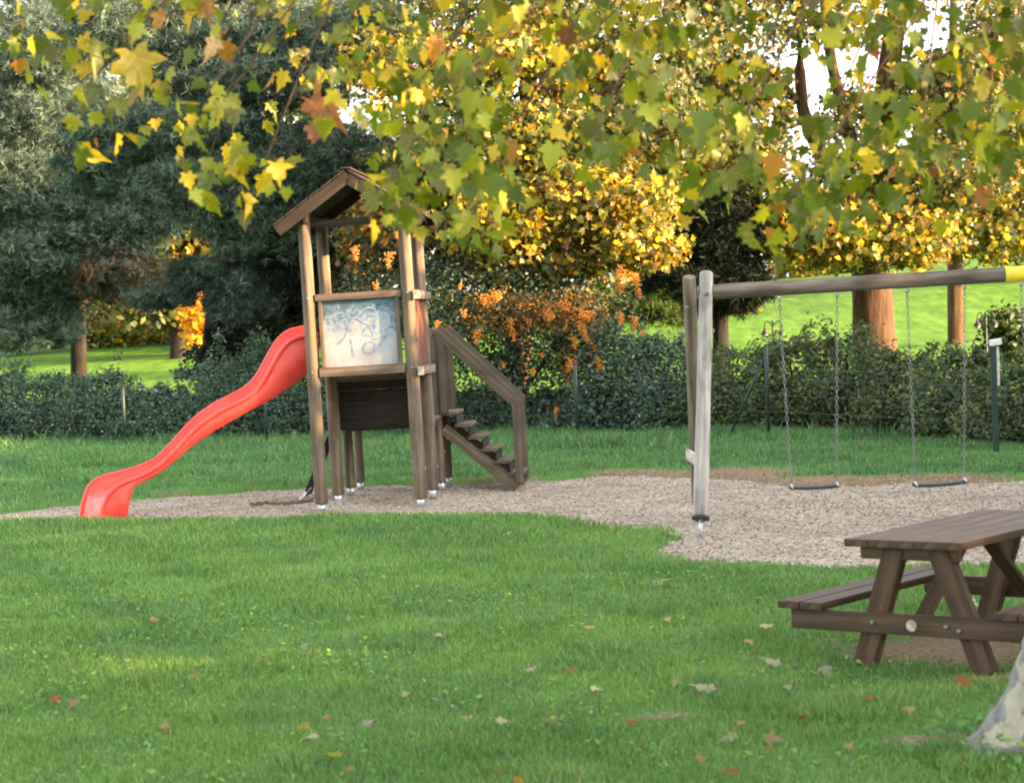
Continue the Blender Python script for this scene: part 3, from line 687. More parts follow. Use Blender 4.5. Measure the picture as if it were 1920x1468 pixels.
# unseen trees added at right, shaped to keep low sun off the playground
side = [(17, -6, 9.0), (18, -1, 9.6), (17.5, 4, 9.2), (18, 9, 8.8), (17, 13.5, 8.2), (18, 18, 7.6), (17.5, 23, 7.7), (17, 28, 8.6), (18, 32.5, 7.8), (18.5, 36.5, 6.2)]
ORD = ['first', 'second', 'third', 'fourth', 'fifth', 'sixth', 'seventh', 'eighth', 'ninth', 'tenth']
for q, (x, y, h) in enumerate(side):
    z = tz(x, y)
    bl = []
    for j in range(7):
        a = j * 2.4; rr = 1.7 if j else 0
        bl.append(((x + rr * math.cos(a), y + rr * math.sin(a), z + h * (.35 + .09 * (j % 5))), (1.9, 2.3, h * .24), (850, 850, 800, 420, 700, 950, 950, 800, 620, 620)[q], PAL_GREEN))
    bl.append(((x, y, z + 1.6), (2.0, 3.0, 1.6), 1000, PAL_GREEN))
    if q > 3: bl.append(((x, y, z + h * .74), (2.0, 2.9, h * .15), 1300, PAL_GREEN))
    make_tree('shade_tree', f'unseen leafy green shade tree off to the right, {ORD[q]} of its row from the camera', (x, y, z - .05), [(x, y, z - .1, .22), (x + .1, y, z + 2, .17), (x, y + .1, z + h * .7, .08)],
              [[(x, y, z + 2, .08), (x + 1, y + .5, z + 3.4, .05), (x + 1.6, y + .8, z + 4.6, .02)], [(x, y, z + 2.2, .08), (x - .9, y - .6, z + 3.6, .05), (x - 1.5, y - 1, z + 4.8, .02)]], bl, OVAL, .42, 'bark', group='row of unseen shade trees off to the right')

# ------------------------------------------------------------------ hedge behind the fence
FENCE = [(-10.4, 41.7), (-7.43, 40.75), (-4.6, 39.75), (-1.7, 38.75), (1.13, 37.7), (4.25, 35.5), (6.76, 29.9)]
hedge = [(-30, 45.0, 702, 75, 'laurel shrub at the left edge of the hedge', PAL_HEDGE), (85, 44.4, 712, 75, 'laurel shrub below the slim pine, left end of hedge', PAL_HEDGE), (190, 43.6, 705, 65, 'leafy laurel shrub beside the left fence post', PAL_HEDGE),
         (300, 43.2, 735, 70, 'low dark shrub left of the slide bend', PAL_HEDGE), (400, 42.9, 690, 75, 'low shrub behind the middle of the slide', PAL_HEDGE), (495, 42.5, 655, 75, 'rounded shrub behind the upper slide', PAL_HEDGE),
         (590, 42.1, 690, 70, 'shrub hidden behind the left tower posts', PAL_HEDGE), (690, 41.6, 690, 70, 'shrub seen under the tower deck', PAL_HEDGE), (790, 41.4, 735, 70, 'low shrub seen just right of the tower posts', PAL_HEDGE), (890, 41.0, 740, 75, 'low shrub seen through the stair handrail', PAL_HEDGE), (990, 40.7, 745, 75, 'low shrub right of the stair foot', PAL_HEDGE), (1080, 40.2, 735, 70, 'low shrub beside the middle fence post', PAL_HEDGE),
         (1150, 39.6, 632, 75, 'feathery shrub right of the berry bush', PAL_HEDGE),
         (1245, 39.0, 648, 75, 'grey-green shrub left of the swing post', PAL_HEDGE), (1370, 38.3, 662, 85, 'shrub behind the braced fence post', PAL_HEDGE2), (1480, 37.6, 648, 80, 'taller dark shrub behind the first swing', PAL_HEDGE2),
         (1585, 37.0, 634, 80, 'tallest dark shrub in front of the thick trunk', PAL_HEDGE2), (1690, 35.6, 672, 75, 'shrub behind the left chain of the second swing', PAL_HEDGE2), (1785, 34.2, 672, 75, 'shrub behind the right chain of the second swing', PAL_HEDGE2),
         (1890, 32.6, 700, 80, 'yellow-green shrub behind the white-capped post', PAL_HEDGE2)]
for (x, D, ytop, rx, lab, pal) in hedge:
    top = at(x, ytop, D); zb = tz(top.x, D); b = Vector((top.x, D, zb))
    hh = top.z - zb; rxm = rx * D / FPX * 1.15
    bl = [((b.x, D, zb + hh * .50), (rxm, .9, hh * .52), 2800, pal), ((b.x - rxm * .4, D - .45, zb + hh * .30), (rxm * .75, .6, hh * .36), 1700, pal), ((b.x + rxm * .45, D - .4, zb + hh * .34), (rxm * .7, .6, hh * .40), 1700, pal), ((b.x, D - .5, zb + .12), (rxm * 1.05, .5, .3), 900, pal),
          ((b.x + rxm * .1, D, zb + hh * .92), (rxm * .8, .5, hh * .16), 420, pal)]
    for _ in range(7):                                # leaders that break the outline
        bl.append(((b.x + rng.uniform(-.9, .9) * rxm, D + rng.uniform(-.3, .3), zb + hh * rng.uniform(.82, 1.08)), (rng.uniform(.10, .32), .2, hh * rng.uniform(.10, .26)), 110, pal))
    make_tree('hedge_shrub', lab, b, [(b.x, b.y, b.z - .05, .05), (b.x + .05, b.y, zb + hh * .4, .04), (b.x, b.y, zb + hh * .8, .015)],
              [[(b.x, b.y, zb + .1, .03), (b.x - rxm * .4, D - .2, zb + hh * .5, .02), (b.x - rxm * .6, D - .3, zb + hh * .8, .008)], [(b.x, b.y, zb + .1, .03), (b.x + rxm * .4, D - .2, zb + hh * .5, .02), (b.x + rxm * .6, D - .3, zb + hh * .8, .008)]],
              bl, OVAL, .085, 'dark_bark', tight=.2, group='hedge behind the wire fence', cat='shrub')
# firethorn with orange berry sprays
b = gr(960, 40.6); b.y = 40.4
PAL_FIRE = [(.030, .055, .030, 3), (.045, .085, .045, 3), (.07, .11, .055, 1.2), (.10, .10, .04, .5)]
fire = make_tree('firethorn_bush', 'tall dark firethorn bush full of orange berry sprays by the stairs', b, [(b.x, b.y, b.z - .05, .08), P4(965, 700, 40.4, .06), P4(960, 560, 40.4, .03)],
          [[P4(962, 760, 40.4, .04), P4(880, 640, 40, .03), P4(820, 540, 39.8, .01)], [P4(962, 760, 40.4, .04), P4(1050, 640, 40, .03), P4(1120, 560, 39.8, .01)]],
          [pb(940, 680, 160, 130, 40.3, 1.0, 6000, PAL_FIRE), pb(860, 590, 120, 100, 40.3, 1.0, 3400, PAL_FIRE), pb(1060, 640, 120, 90, 40.2, .9, 3000, PAL_FIRE), pb(960, 540, 170, 70, 40.6, 1.0, 3000, PAL_FIRE), pb(730, 560, 90, 90, 41.0, 1.0, 2200, PAL_FIRE), pb(1130, 600, 80, 50, 40.4, .7, 1000, PAL_FIRE), pb(1050, 590, 90, 45, 39.6, .5, 1500, PAL_RUSTY), pb(930, 590, 70, 45, 39.6, .5, 900, PAL_RUSTY), pb(1090, 670, 40, 60, 39.5, .4, 700, PAL_RUSTY)],
          OVAL, .085, 'dark_bark', cat='shrub')
OCT = (np.array([(1, 0, 0), (-1, 0, 0), (0, 1, 0), (0, -1, 0), (0, 0, 1), (0, 0, -1)], float) * .5, np.array([(0, 2, 4), (2, 1, 4), (1, 3, 4), (3, 0, 4), (2, 0, 5), (1, 2, 5), (3, 1, 5), (0, 3, 5)]))
def berry_mesh(n, rx, rz):
    u = rng.random(n); p = np.c_[rng.standard_normal(n) * rx * (1 - .7 * u), rng.standard_normal(n) * rx * .6 * (1 - .6 * u), -u * rz]
    me = scatter('berry_cluster', p, rand_rot(n), rng.uniform(.026, .046, n), OCT, np.ones((n, 3))); smooth(me); me.materials.append(M['berry']); return me
BM = [berry_mesh(130, .075, .5), berry_mesh(70, .06, .28), berry_mesh(26, .04, .12), berry_mesh(80, .13, .16)]
sprays = [(1165, 505, 0), (1188, 520, 0), (1060, 575, 3), (1085, 610, 0), (1075, 640, 1), (1030, 590, 3), (1165, 595, 1), (1190, 600, 1), (955, 605, 0), (930, 555, 3), (915, 560, 3), (895, 625, 1), (845, 565, 1), (862, 540, 2), (862, 520, 2), (820, 610, 2), (690, 470, 1), (665, 470, 1), (680, 510, 1),
          (730, 480, 1), (735, 520, 3), (705, 540, 2), (1110, 700, 1), (1120, 680, 1), (1052, 715, 2), (945, 690, 2), (975, 695, 2), (1000, 700, 2), (1045, 735, 2), (1045, 770, 1), (935, 650, 2), (1100, 590, 3), (1010, 565, 3), (990, 610, 2), (1000, 640, 2), (870, 590, 2), (940, 670, 1), (1015, 670, 2), (1140, 620, 2), (1205, 630, 2), (880, 690, 2), (1070, 680, 1),
          (650, 430, 3), (745, 440, 1), (640, 480, 2), (800, 560, 2), (810, 500, 2)]
for (x, y, k) in [s for i, s in enumerate(sprays) if i < 12 or i % 2]:
    p = at(x, y - 8, 39.1 + rng.uniform(-.2, .3)); o = bpy.data.objects.new('berry_cluster', BM[k])
    m = Matrix.Translation(p) @ Euler((rng.uniform(-.3, .3), rng.uniform(-.5, .5), rng.uniform(0, 6))).to_matrix().to_4x4() @ Matrix.Scale(float(rng.uniform(.8, 1.2)), 4)
    link(o, fire, m); o['kind'] = 'stuff'

# ------------------------------------------------------------------ wire fence
f = thing('wire_fence', 'low green wire fence with thin steel posts along the hedge', 'fence', (*FENCE[4], 0))
heights = [1.12, 1.15, 1.15, 1.2, 1.32, 1.55]
for (x, y), h in zip(FENCE[:-1], heights):
    mobj('post', tube_mesh('post', [(x, y, tz(x, y) - .1), (x, y, h), (x, y, h + .01)], [.032, .032, .02], 10), M['green_steel'], f)
    mobj('post_cap', tube_mesh('post_cap', [(x, y, h), (x, y, h + .012), (x, y, h + .022)], [.037, .037, .015], 10), M['lamp'], f)
x, y = FENCE[5]
mobj('brace', tube_mesh('brace', [(x - .62, y + .42, .02), (x, y, 1.42)], [.022, .022], 8), M['green_steel'], f)
for h in (.16, .42, .68, .94, 1.1):
    mobj('wire', tube_mesh('wire', [(x, y - .035, h + .04 * (i % 2)) for i, (x, y) in enumerate(FENCE)], .0038, 5), M['wire'], f)
x, y = FENCE[-1]
p = thing('capped_post', 'dark green steel post with white cap board at the right edge', 'post', (x, y, 0))
board('post_shaft', (x, y, -.1), (x, y, 1.5), .075, .075, M['green_steel'], p, up=(0, 1, 0))
board('cap_board', (x - .04, y, 1.55), (x + .12, y, 1.57), .10, .09, M['whitecap'], p)
board('batten', (x + .065, y + .02, .95), (x + .065, y + .02, 1.50), .045, .03, M['whitecap'], p, up=(0, 1, 0))

# ------------------------------------------------------------------ park lamps beyond the hedge
def lamp(px_, py_, D, lab, lean):
    top = at(px_, py_, D); z0 = tz(top.x, D)
    t = thing('park_lamp', lab, 'lamp', (top.x, D, z0), group='twin-arm park lamps')
    mobj('pole', tube_mesh('pole', [(top.x, D, z0 - .1), (top.x, D, z0 + .25), (top.x, D, z0 + .3), (top.x, D, top.z - .15), (top.x, D, top.z)], [.05, .05, .03, .026, .022], 10), M['lamp'], t)
    mobj('finial', tube_mesh('finial', [(top.x, D, top.z), (top.x, D, top.z + .03), (top.x, D, top.z + .07)], [.02, .04, .005], 8), M['lamp'], t)
    for s in (-1, 1):
        pts = [(top.x, D, top.z - .12), (top.x + s * .05, D, top.z - .02), (top.x + s * .12, D, top.z + .05), (top.x + s * .19, D, top.z + .0), (top.x + s * .20, D, top.z - .10)]
        mobj('arm', tube_mesh('arm', spline(pts, 12), .012, 6), M['lamp'], t)
        e = pts[-1]
        sh = mobj('lamp_shade', tube_mesh('lamp_shade', [(e[0], D, e[2]), (e[0], D, e[2] - .05), (e[0], D, e[2] - .10), (e[0], D, e[2] - .15)], [.02, .03, .06, .11], 12), M['lamp'], t)
        mobj('bulb', tube_mesh('bulb', [(e[0], D, e[2] - .14), (e[0], D, e[2] - .18), (e[0], D, e[2] - .22)], [.06, .07, .02], 10), M['opal'], sh)
lamp(1449, 606, 50, 'black twin-arm park lamp left of the first swing chain', 0)
lamp(1848, 590, 50, 'black twin-arm park lamp beside the white-capped post', 0)

# ------------------------------------------------------------------ play tower
TR = (-2.337, 25.6, -.085)
TL = 'wooden play tower with gabled roof, red wave slide and stairs'
tower = thing('play_tower', TL, 'play tower', TR, (0, R_(-1.3), R_(-4)))
FT = WM[tower.name]
Wd, Y2, Y3, Y4 = 1.20, 1.34, 2.45, 3.35
PZ = 1.62                                              # deck level
def tpost(x, y, z1, s, r=.078):
    o = log('post', (x, y, .09), (x, y, z1), r * 1.03, r * .95, M['tower'], tower, FT, 20, .02, s)
    ft = mobj('steel_foot', tube_mesh('steel_foot', [(0, 0, 0), (.13, 0, 0)], [.045, .045], 10), M['steel'], o, FT @ frame((x, y, -.02), (x, y, .11))[0])
    return o
for s, (x, y, z) in enumerate([(0, 0, 3.58), (Wd, 0, 3.58), (0, Y2, 3.58), (Wd, Y2, 3.58)]): tpost(x, y, z, s)
for s, (x, y, z) in enumerate([(0, Y3, .98), (Wd, Y3, 2.12), (0, Y4, .98), (Wd, Y4, 2.12)]): tpost(x, y, z, s + 4, .062)
# deck, front panel
for k in range(9):
    y = -.05 + k * .174
    board('deck_board', (-.09, y, PZ + .03), (Wd + .09, y, PZ + .03), .165, .04, M['tower'], tower, FT) if 0 < k < 8 else None
board('deck_beam', (.08, -.03, PZ + .045), (Wd - .08, -.03, PZ + .045), .05, .115, M['tower'], tower, FT)
board('deck_beam', (.06, Y2, PZ - .06), (Wd - .06, Y2, PZ - .06), .05, .11, M['tower'], tower, FT)
board('top_rail', (.08, -.02, 2.56), (Wd - .08, -.02, 2.56), .06, .085, M['tower'], tower, FT)
board('panel_stile', (.135, -.02, PZ + .106), (.135, -.02, 2.516), .045, .05, M['tower'], tower, FT, up=(0, 1, 0))
board('panel_stile', (Wd - .135, -.02, PZ + .106), (Wd - .135, -.02, 2.516), .05, .05, M['tower'], tower, FT, up=(0, 1, 0))
# painted board
bm = bmesh.new(); bmesh.ops.create_cube(bm, size=1)
for v in bm.verts: v.co = Vector((v.co.x * (Wd - .32), v.co.y * .022, v.co.z * .81))
me = bpy.data.meshes.new('front_panel'); bm.to_mesh(me); bm.free()
pm = FT @ Matrix.Translation((Wd / 2, .012, 2.11))
panel = mobj('front_panel', me, M['panel'], tower, pm)
strokes = [[(-.36, .22), (-.22, .26), (-.05, .17), (.08, .23)], [(-.3, .12), (-.1, .19), (.12, .10), (.22, .24)], [(-.28, -.12), (-.18, -.02), (-.13, .10), (-.12, .02)], [(-.12, -.06), (-.11, -.18), (-.10, -.28)],
           [(.02, -.02), (.10, .08), (.16, -.04), (.04, -.03)], [(.02, -.18), (.08, -.11), (.16, -.14), (.14, -.23), (.05, -.25), (.02, -.18)], [(.16, .02), (.26, .06), (.36, .10)], [(.20, -.18), (.27, -.10), (.35, -.02)], [(.15, -.08), (.27, -.06), (.38, -.04)], [(-.02, .22), (.1, .30), (.2, .27)]]
for st in strokes:
    pts = spline([(x, -.0145, z) for x, z in st], 14); V = []; Fq = []
    for i, q in enumerate(pts):
        a = pts[max(0, i - 1)]; c = pts[min(13, i + 1)]; d = (c - a).normalized(); nrm = Vector((-d.z, 0, d.x)) * (.007 + .003 * math.sin(i))
        V += [q + nrm, q - nrm]
        if i: Fq.append((2 * i - 2, 2 * i - 1, 2 * i + 1, 2 * i))
    me = bpy.data.meshes.new('graffiti_stroke'); me.from_pydata([tuple(v) for v in V], [], Fq); me.update()
    mobj('graffiti_stroke', me, M['spray'], panel, pm)
# right side rails with pale sawn ends and redbrown infill
for z in (2.53, PZ + .0):
    board('side_rail', (Wd + .105, -.06, z), (Wd + .105, Y2 + .06, z), .05, .10, M['tower'], tower, FT)
    board('rail_end', (Wd + .105, -.10, z), (Wd + .105, -.063, z), .075, .11, M['endgrain'], tower, FT)
for k in range(6):
    y = .16 + k * .2; board('side_board', (Wd + .04, y, PZ + .06), (Wd + .04, y, 2.47), .024, .185, M['redbrown'], tower, FT, up=(0, 1, 0))
# skirt boards between deck and landing (rear step-up)
for k in range(4):
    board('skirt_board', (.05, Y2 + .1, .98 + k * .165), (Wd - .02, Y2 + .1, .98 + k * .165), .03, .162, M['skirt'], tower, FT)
for k in range(11):
    y = Y2 + .24 + k * .19; board('landing_board', (-.08, y, .96), (Wd + .06, y, .96), .175, .04, M['stairs'], tower, FT)
board('landing_beam', (.0, Y3 - .09, .885), (Wd, Y3 - .09, .885), .05, .10, M['stairs'], tower, FT)
# roof: gable toward the viewer
RX, RE, RA = Wd / 2 - .02, 3.42, 4.02
for s in (-1, 1):
    ex, ez = RX + s * .90, RE
    d = Vector((ex - RX, 0, ez - RA)); L = d.length; d.normalize(); nrm = Vector((-d.z * s, 0, d.x * s))
    if nrm.z < 0: nrm = -nrm
    for k in range(6):
        a = Vector((RX, 0, RA)) + d * (L * (k + .5) / 6) + nrm * .03
        board('roof_board', (a.x, -.26, a.z), (a.x, Y2 + .26, a.z), L / 6 - .006, .026, M['tower_brown'], tower, FT, up=nrm)
    for y in (-.245, Y2 + .245):
        a = Vector((RX, y, RA)) - nrm * .055 + d * (.045 if s > 0 else 0); b_ = Vector((ex, y, ez)) - nrm * .055
        board('verge_board', a, b_, .03, .135, M['tower_brown'], tower, FT, up=nrm)
    board('eave_beam', (s * .56 + Wd / 2, -.16, 3.50), (s * .56 + Wd / 2, Y2 + .16, 3.50), .05, .10, M['tower_brown'], tower, FT)
board('ridge_cap', (RX, -.28, RA + .048), (RX, Y2 + .28, RA + .048), .12, .022, M['tower_brown'], tower, FT)
board('cross_tie', (.05, .1, 3.45), (Wd - .05, .1, 3.45), .04, .09, M['tower_brown'], tower, FT)
# bolts
for x in (0, Wd):
    for z in (2.56, PZ + .05): bolt('bolt', (x, -.078, z), (0, -1, 0), .016, tower, FT)
for (x, y, z) in ((Wd + .07, 0, .45), (Wd + .07, Y2, .38), (Wd + .06, Y3, .5), (Wd + .06, Y4, .55), (Wd + .08, 0, 2.0)): bolt('bolt', (x, y, z), (1, 0, 0), .02, tower, FT)
# stairs to the right
SY0, SY1 = Y3 - .02, Y4 + .02
SX0, SX1 = Wd + .09, Wd + 1.02
for y in (SY0, SY1):
    board('stair_stringer', (SX0 - .02, y, .80), (SX1 - .02, y, -.02), .045, .15, M['stairs'], tower, FT)
for k in range(6):
    u = k / 5.6; board('stair_step', (SX0 + .07 + u * .92, SY0 - .05, .99 - u * .94), (SX0 + .07 + u * .92, SY1 + .05, .99 - u * .94), .20, .042, M['stairs'], tower, FT)
for k in range(6):
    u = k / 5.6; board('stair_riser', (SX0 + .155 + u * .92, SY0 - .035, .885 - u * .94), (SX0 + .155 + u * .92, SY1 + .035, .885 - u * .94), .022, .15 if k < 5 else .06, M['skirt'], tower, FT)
for y in (SY0 - .05, SY1 + .05):
    nx_ = SX1 + .02
    board('newel_post', (nx_, y, .03), (nx_, y, 1.08), .10, .10, M['stairs'], tower, FT, up=(0, 1, 0))
    board('handrail', (Wd + .07, y, 2.10), (nx_ + .03, y, 1.06), .055, .155, M['stairs'], tower, FT)
    board('rail_post', (Wd + .11, y, 1.0), (Wd + .11, y, 2.06), .10, .05, M['stairs'], tower, FT, up=(0, 1, 0))
# climbing ramp on the far left with steel anchors
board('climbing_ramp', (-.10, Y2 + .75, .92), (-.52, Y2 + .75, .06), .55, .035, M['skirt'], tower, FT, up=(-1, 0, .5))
for y in (.52, .66, .98):
    mobj('steel_anchor', tube_mesh('steel_anchor', [(-.46, Y2 + y, .16), (-.60, Y2 + y - .1, -.03)], .022, 8), M['steel'], tower, FT)

# slide ------------------------------------------------------------
SP = Vector((-2.44, 25.88, 0)); st_ = R_(13)
Mslide = Matrix.Translation(SP) @ Matrix.Rotation(math.pi + st_, 4, 'Z')        # local x runs down the slide, local -y is the far side
s_n = [-.12, 0, .15, .27, .37, .48, .58, .72, .9, 1.1, 1.3, 1.48, 1.65, 1.85, 2.05, 2.22, 2.36, 2.47, 2.54, 2.57]
z_n = [2.04, 2.03, 2.01, 1.95, 1.83, 1.65, 1.47, 1.34, 1.25, 1.165, 1.05, .90, .72, .54, .44, .39, .335, .23, .08, -.10]
s_b = [-.12, 0, .27, .5, .85, 1.18, 1.44, 1.64, 1.84, 2.03, 2.2, 2.26, 2.57]
z_b = [1.61, 1.58, 1.41, 1.27, 1.105, .93, .775, .615, .465, .37, .305, -.10, -.10]
s_f = [-.12, 0, .15, .3, .45, .6, .75, .95, 1.2, 1.4, 1.6, 1.8, 2.0, 2.2, 2.38, 2.49, 2.545, 2.57]
z_f = [1.66, 1.66, 1.63, 1.53, 1.38, 1.22, 1.10, 1.0, .86, .73, .58, .44, .36, .325, .28, .19, .06, -.11]
S = np.concatenate([np.linspace(-.12, 2.35, 60), np.linspace(2.37, 2.57, 16)])
SK = 1.0                                             # run of the slide
def sm_interp(s, a, b):
    q = np.array([np.interp(s + o, a, b) for o in (-.05, -.025, 0, .025, .05)]); q = q.mean(0)
    return np.where((s > 2.2), np.interp(s, a, b), q)
zn, zb, zf = sm_interp(S, s_n, z_n), sm_interp(S, s_b, z_b), sm_interp(S, s_f, z_f)
zf = np.where(S < 2.2, np.minimum(np.maximum(zf, zb + .03), zn - .04), np.minimum(zf, zn)); zb = np.minimum(zb, zf - .02)
WID = .47
SKEW = .22 * sst((S - 1.85) / .6)                        # the far side of the run-out reaches farther
FAR = np.interp(S, [0, 1.2, 2.2, 2.45, 2.57], [.10, .085, .06, .07, .0])      # the far wall stands a little higher
rows = []
for i in range(len(S)):
    s, n_, b_, f_ = S[i], zn[i], zb[i], zf[i]; fa = n_ + FAR[i]
    c = [(0, b_), (-.004, (b_ + n_) / 2), (0, n_ - .01), (.015, n_), (.04, n_ - .012), (.05, (n_ * .6 + f_ * .4)), (.075, f_ + .25 * max(0, n_ - f_) * .2 + .01), (.12, f_), (WID / 2, f_ - .006), (WID - .12, f_), (WID - .075, f_ + .02), (WID - .05, (fa * .6 + f_ * .4)), (WID - .04, fa - .012), (WID - .015, fa), (WID, fa - .01), (WID, b_)]
    rows.append([(s * SK + SKEW[i] * y / WID, -y, z) for y, z in c])
k = len(rows[0]); V = [v for r in rows for v in r]; Fq = []
for i in range(len(rows) - 1):
    for j in range(k):
        j2 = (j + 1) % k; Fq.append((i * k + j, i * k + j2, (i + 1) * k + j2, (i + 1) * k + j))
Fq.append(tuple(range(k))); Fq.append(tuple((len(rows) - 1) * k + j for j in range(k - 1, -1, -1)))
me = bpy.data.meshes.new('slide'); me.from_pydata(V, [], Fq); me.update(); smooth(me)
bm = bmesh.new(); bm.from_mesh(me); bmesh.ops.recalc_face_normals(bm, faces=bm.faces); bm.to_mesh(me); bm.free()
slide = mobj('slide', me, M['slide'], tower, Mslide); slide['label'] = 'red plastic wave slide'
mobj('slide_rim', tube_mesh('slide_rim', [(S[i] * SK, 0, zn[i]) for i in range(len(S))], .027, 10), M['slide'], slide, Mslide)
mobj('slide_rim', tube_mesh('slide_rim', [(S[i] * SK + SKEW[i], -WID, zn[i] + FAR[i]) for i in range(len(S))], .027, 10), M['slide'], slide, Mslide)

# old rope on the gravel by the ramp
pts = [gp(x, y, -.06) for x, y in ((470, 946), (500, 943), (530, 944), (562, 940), (585, 938))]
rp = spline(pts, 40)
me = tube_mesh('rope', [p + Vector((0, .012 * math.sin(i * 1.3), .008 * math.cos(i * 1.3))) for i, p in enumerate(rp)], [.024 + .006 * math.sin(i * 2.1) for i in range(40)], 8)
tag(mobj('rope', me, M['rope']), 'brown rope lying on gravel left of the tower posts', 'rope')

# ------------------------------------------------------------------ swing set
sw = thing('swing_set', 'grey round-timber swing frame with long crossbeam', 'swing frame', (3.6, 21.9, -.085))
def a_frame(x, s):
    log('front_leg', (x - .17, 21.02, .10), (x + .05, 21.86, 2.53), .078, .068, M['swing'], sw, None, 22, .02, s)
    log('rear_leg', (x - .02, 22.95, .06), (x - .11, 22.10, 2.50), .074, .068, M['swing_beam'], sw, None, 22, .02, s + 3)
    mobj('steel_spike', tube_mesh('steel_spike', [(x - .18, 21.0, -.14), (x - .17, 21.02, .12)], .02, 10), M['steel'], sw)
    mobj('foot_ring', tube_mesh('foot_ring', [(x - .172, 21.01, .085), (x - .169, 21.02, .115)], [.088, .086], 18), M['rubber'], sw)
    mobj('steel_spike', tube_mesh('steel_spike', [(x - .02, 22.97, -.14), (x - .02, 22.95, .1)], .02, 10), M['steel'], sw)
    board('cross_brace', (x - .13, 22.78, .62), (x - .13, 21.20, .62), .05, .11, M['swing'], sw)
    bolt('bolt', (x + .03, 21.70, 2.32), (0, -1, 0), .028, sw)
    bolt('bolt', (x - .15, 22.04, 2.18), (-.3, -1, 0), .02, sw); bolt('bolt', (x - .19, 22.1, 1.93), (-1, 0, 0), .022, sw); bolt('bolt', (x + .08, 21.75, 1.93), (1, 0, 0), .022, sw)
a_frame(1.985, 1); a_frame(7.4, 7)
log('crossbeam', (1.93, 21.84, 2.325), (7.5, 21.60, 2.44), .077, .077, M['swing_beam'], sw, None, 22, .02, 5)
bx = 5.05
mobj('yellow_plate', tube_mesh('yellow_plate', [(bx, 21.705, 2.3897), (bx + .5, 21.683, 2.4001)], [.0795, .0795], 22), M['yellow'], sw)
def torus_link(r, tr, seg=8, ts=4):
    V, F_ = [], []
    for i in range(seg):
        a = 2 * math.pi * i / seg; c = Vector((math.cos(a) * r * .62, 0, math.sin(a) * r * 1.15)); n_ = Vector((math.cos(a), 0, math.sin(a)))
        for j in range(ts):
            b_ = 2 * math.pi * j / ts; V.append(c + n_ * math.cos(b_) * tr + Vector((0, math.sin(b_) * tr, 0)))
    for i in range(seg):
        for j in range(ts):
            F_.append((i * ts + j, ((i + 1) % seg) * ts + j, ((i + 1) % seg) * ts + (j + 1) % ts, i * ts + (j + 1) % ts))
    return np.array([tuple(v) for v in V]), np.array(F_)
LINK = torus_link(.024, .0042)
def chain_mesh(p0, p1):
    p0, p1 = np.array(tuple(p0)), np.array(tuple(p1)); L = np.linalg.norm(p1 - p0); n = int(L / .047)
    z = (p1 - p0) / L; x = np.cross(z, [0, 1, 0]); x /= np.linalg.norm(x); y = np.cross(z, x)
    V, F_ = LINK; Vs, Fs = [], []
    for i in range(n + 1):
        c = p0 + (p1 - p0) * i / n; a = .3 + (math.pi / 2 if i % 2 else 0); X = x * math.cos(a) + y * math.sin(a); Y = np.cross(z, X)
        Vs.append(c + V[:, :1] * X + V[:, 1:2] * Y + V[:, 2:] * z); Fs.append(F_ + i * len(V))
    return np_mesh('chain', np.concatenate(Vs), np.concatenate(Fs), None, True)
def swing(tl, tr, sl, sr, lab):
    c = (Vector(sl) + Vector(sr)) / 2
    t = thing('swing', lab, 'swing', c, group='swings hanging from the crossbeam')
    m, L = frame(sl, sr)
    # flat rubber seat with rounded edges, slightly dished
    bm = bmesh.new(); bmesh.ops.create_grid(bm, x_segments=14, y_segments=4, size=.5)
    for v in bm.verts:
        u = v.co.x; v.co = Vector(((u + .5) * L, v.co.y * .2, -.012 * (1 - (2 * u) ** 2)))
    r = bmesh.ops.extrude_face_region(bm, geom=bm.faces[:])
    for e in r['geom']:
        if isinstance(e, bmesh.types.BMVert): e.co.z -= .028
    bmesh.ops.recalc_face_normals(bm, faces=bm.faces)
    me = bpy.data.meshes.new('seat'); bm.to_mesh(me); bm.free()
    mobj('seat', me, M['rubber'], t, m)
    for a, b_, k in ((tl, sl, .02), (tr, sr, -.02)):
        b2 = Vector(b_) + Vector((k, 0, .02))
        mobj('chain', chain_mesh(a, b2), M['chain'], t)
        mobj('hanger', tube_mesh('hanger', [Vector(a) + Vector((0, 0, .045)), Vector(a) - Vector((0, 0, .02))], [.012, .018], 8), M['steel'], t)
        mobj('seat_clamp', tube_mesh('seat_clamp', [b2 + Vector((0, -.11, -.028)), b2 + Vector((0, 0, -.004)), b2 + Vector((0, .11, -.028))], .012, 6), M['steel'], t)
def by(x): return 21.84 - .043 * (x - 1.93), 2.325 + .0206 * (x - 1.93) - .077
def sw_at(xl, xr, sl, sr, z0, z1, lab):
    (yl, zl), (yr, zr) = by(xl), by(xr)
    swing((xl, yl, zl - .03), (xr, yr, zr - .03), (sl, yl, z0), (sr, yr, z1), lab)
sw_at(2.765, 3.35, 2.80, 3.305, .315, .32, 'black flat rubber swing nearest the left leg')
sw_at(4.06, 4.64, 4.06, 4.60, .295, .315, 'black flat rubber swing second from the left leg')
sw_at(5.21, 5.78, 5.235, 5.76, .31, .315, 'black rubber swing cut off by the right edge')

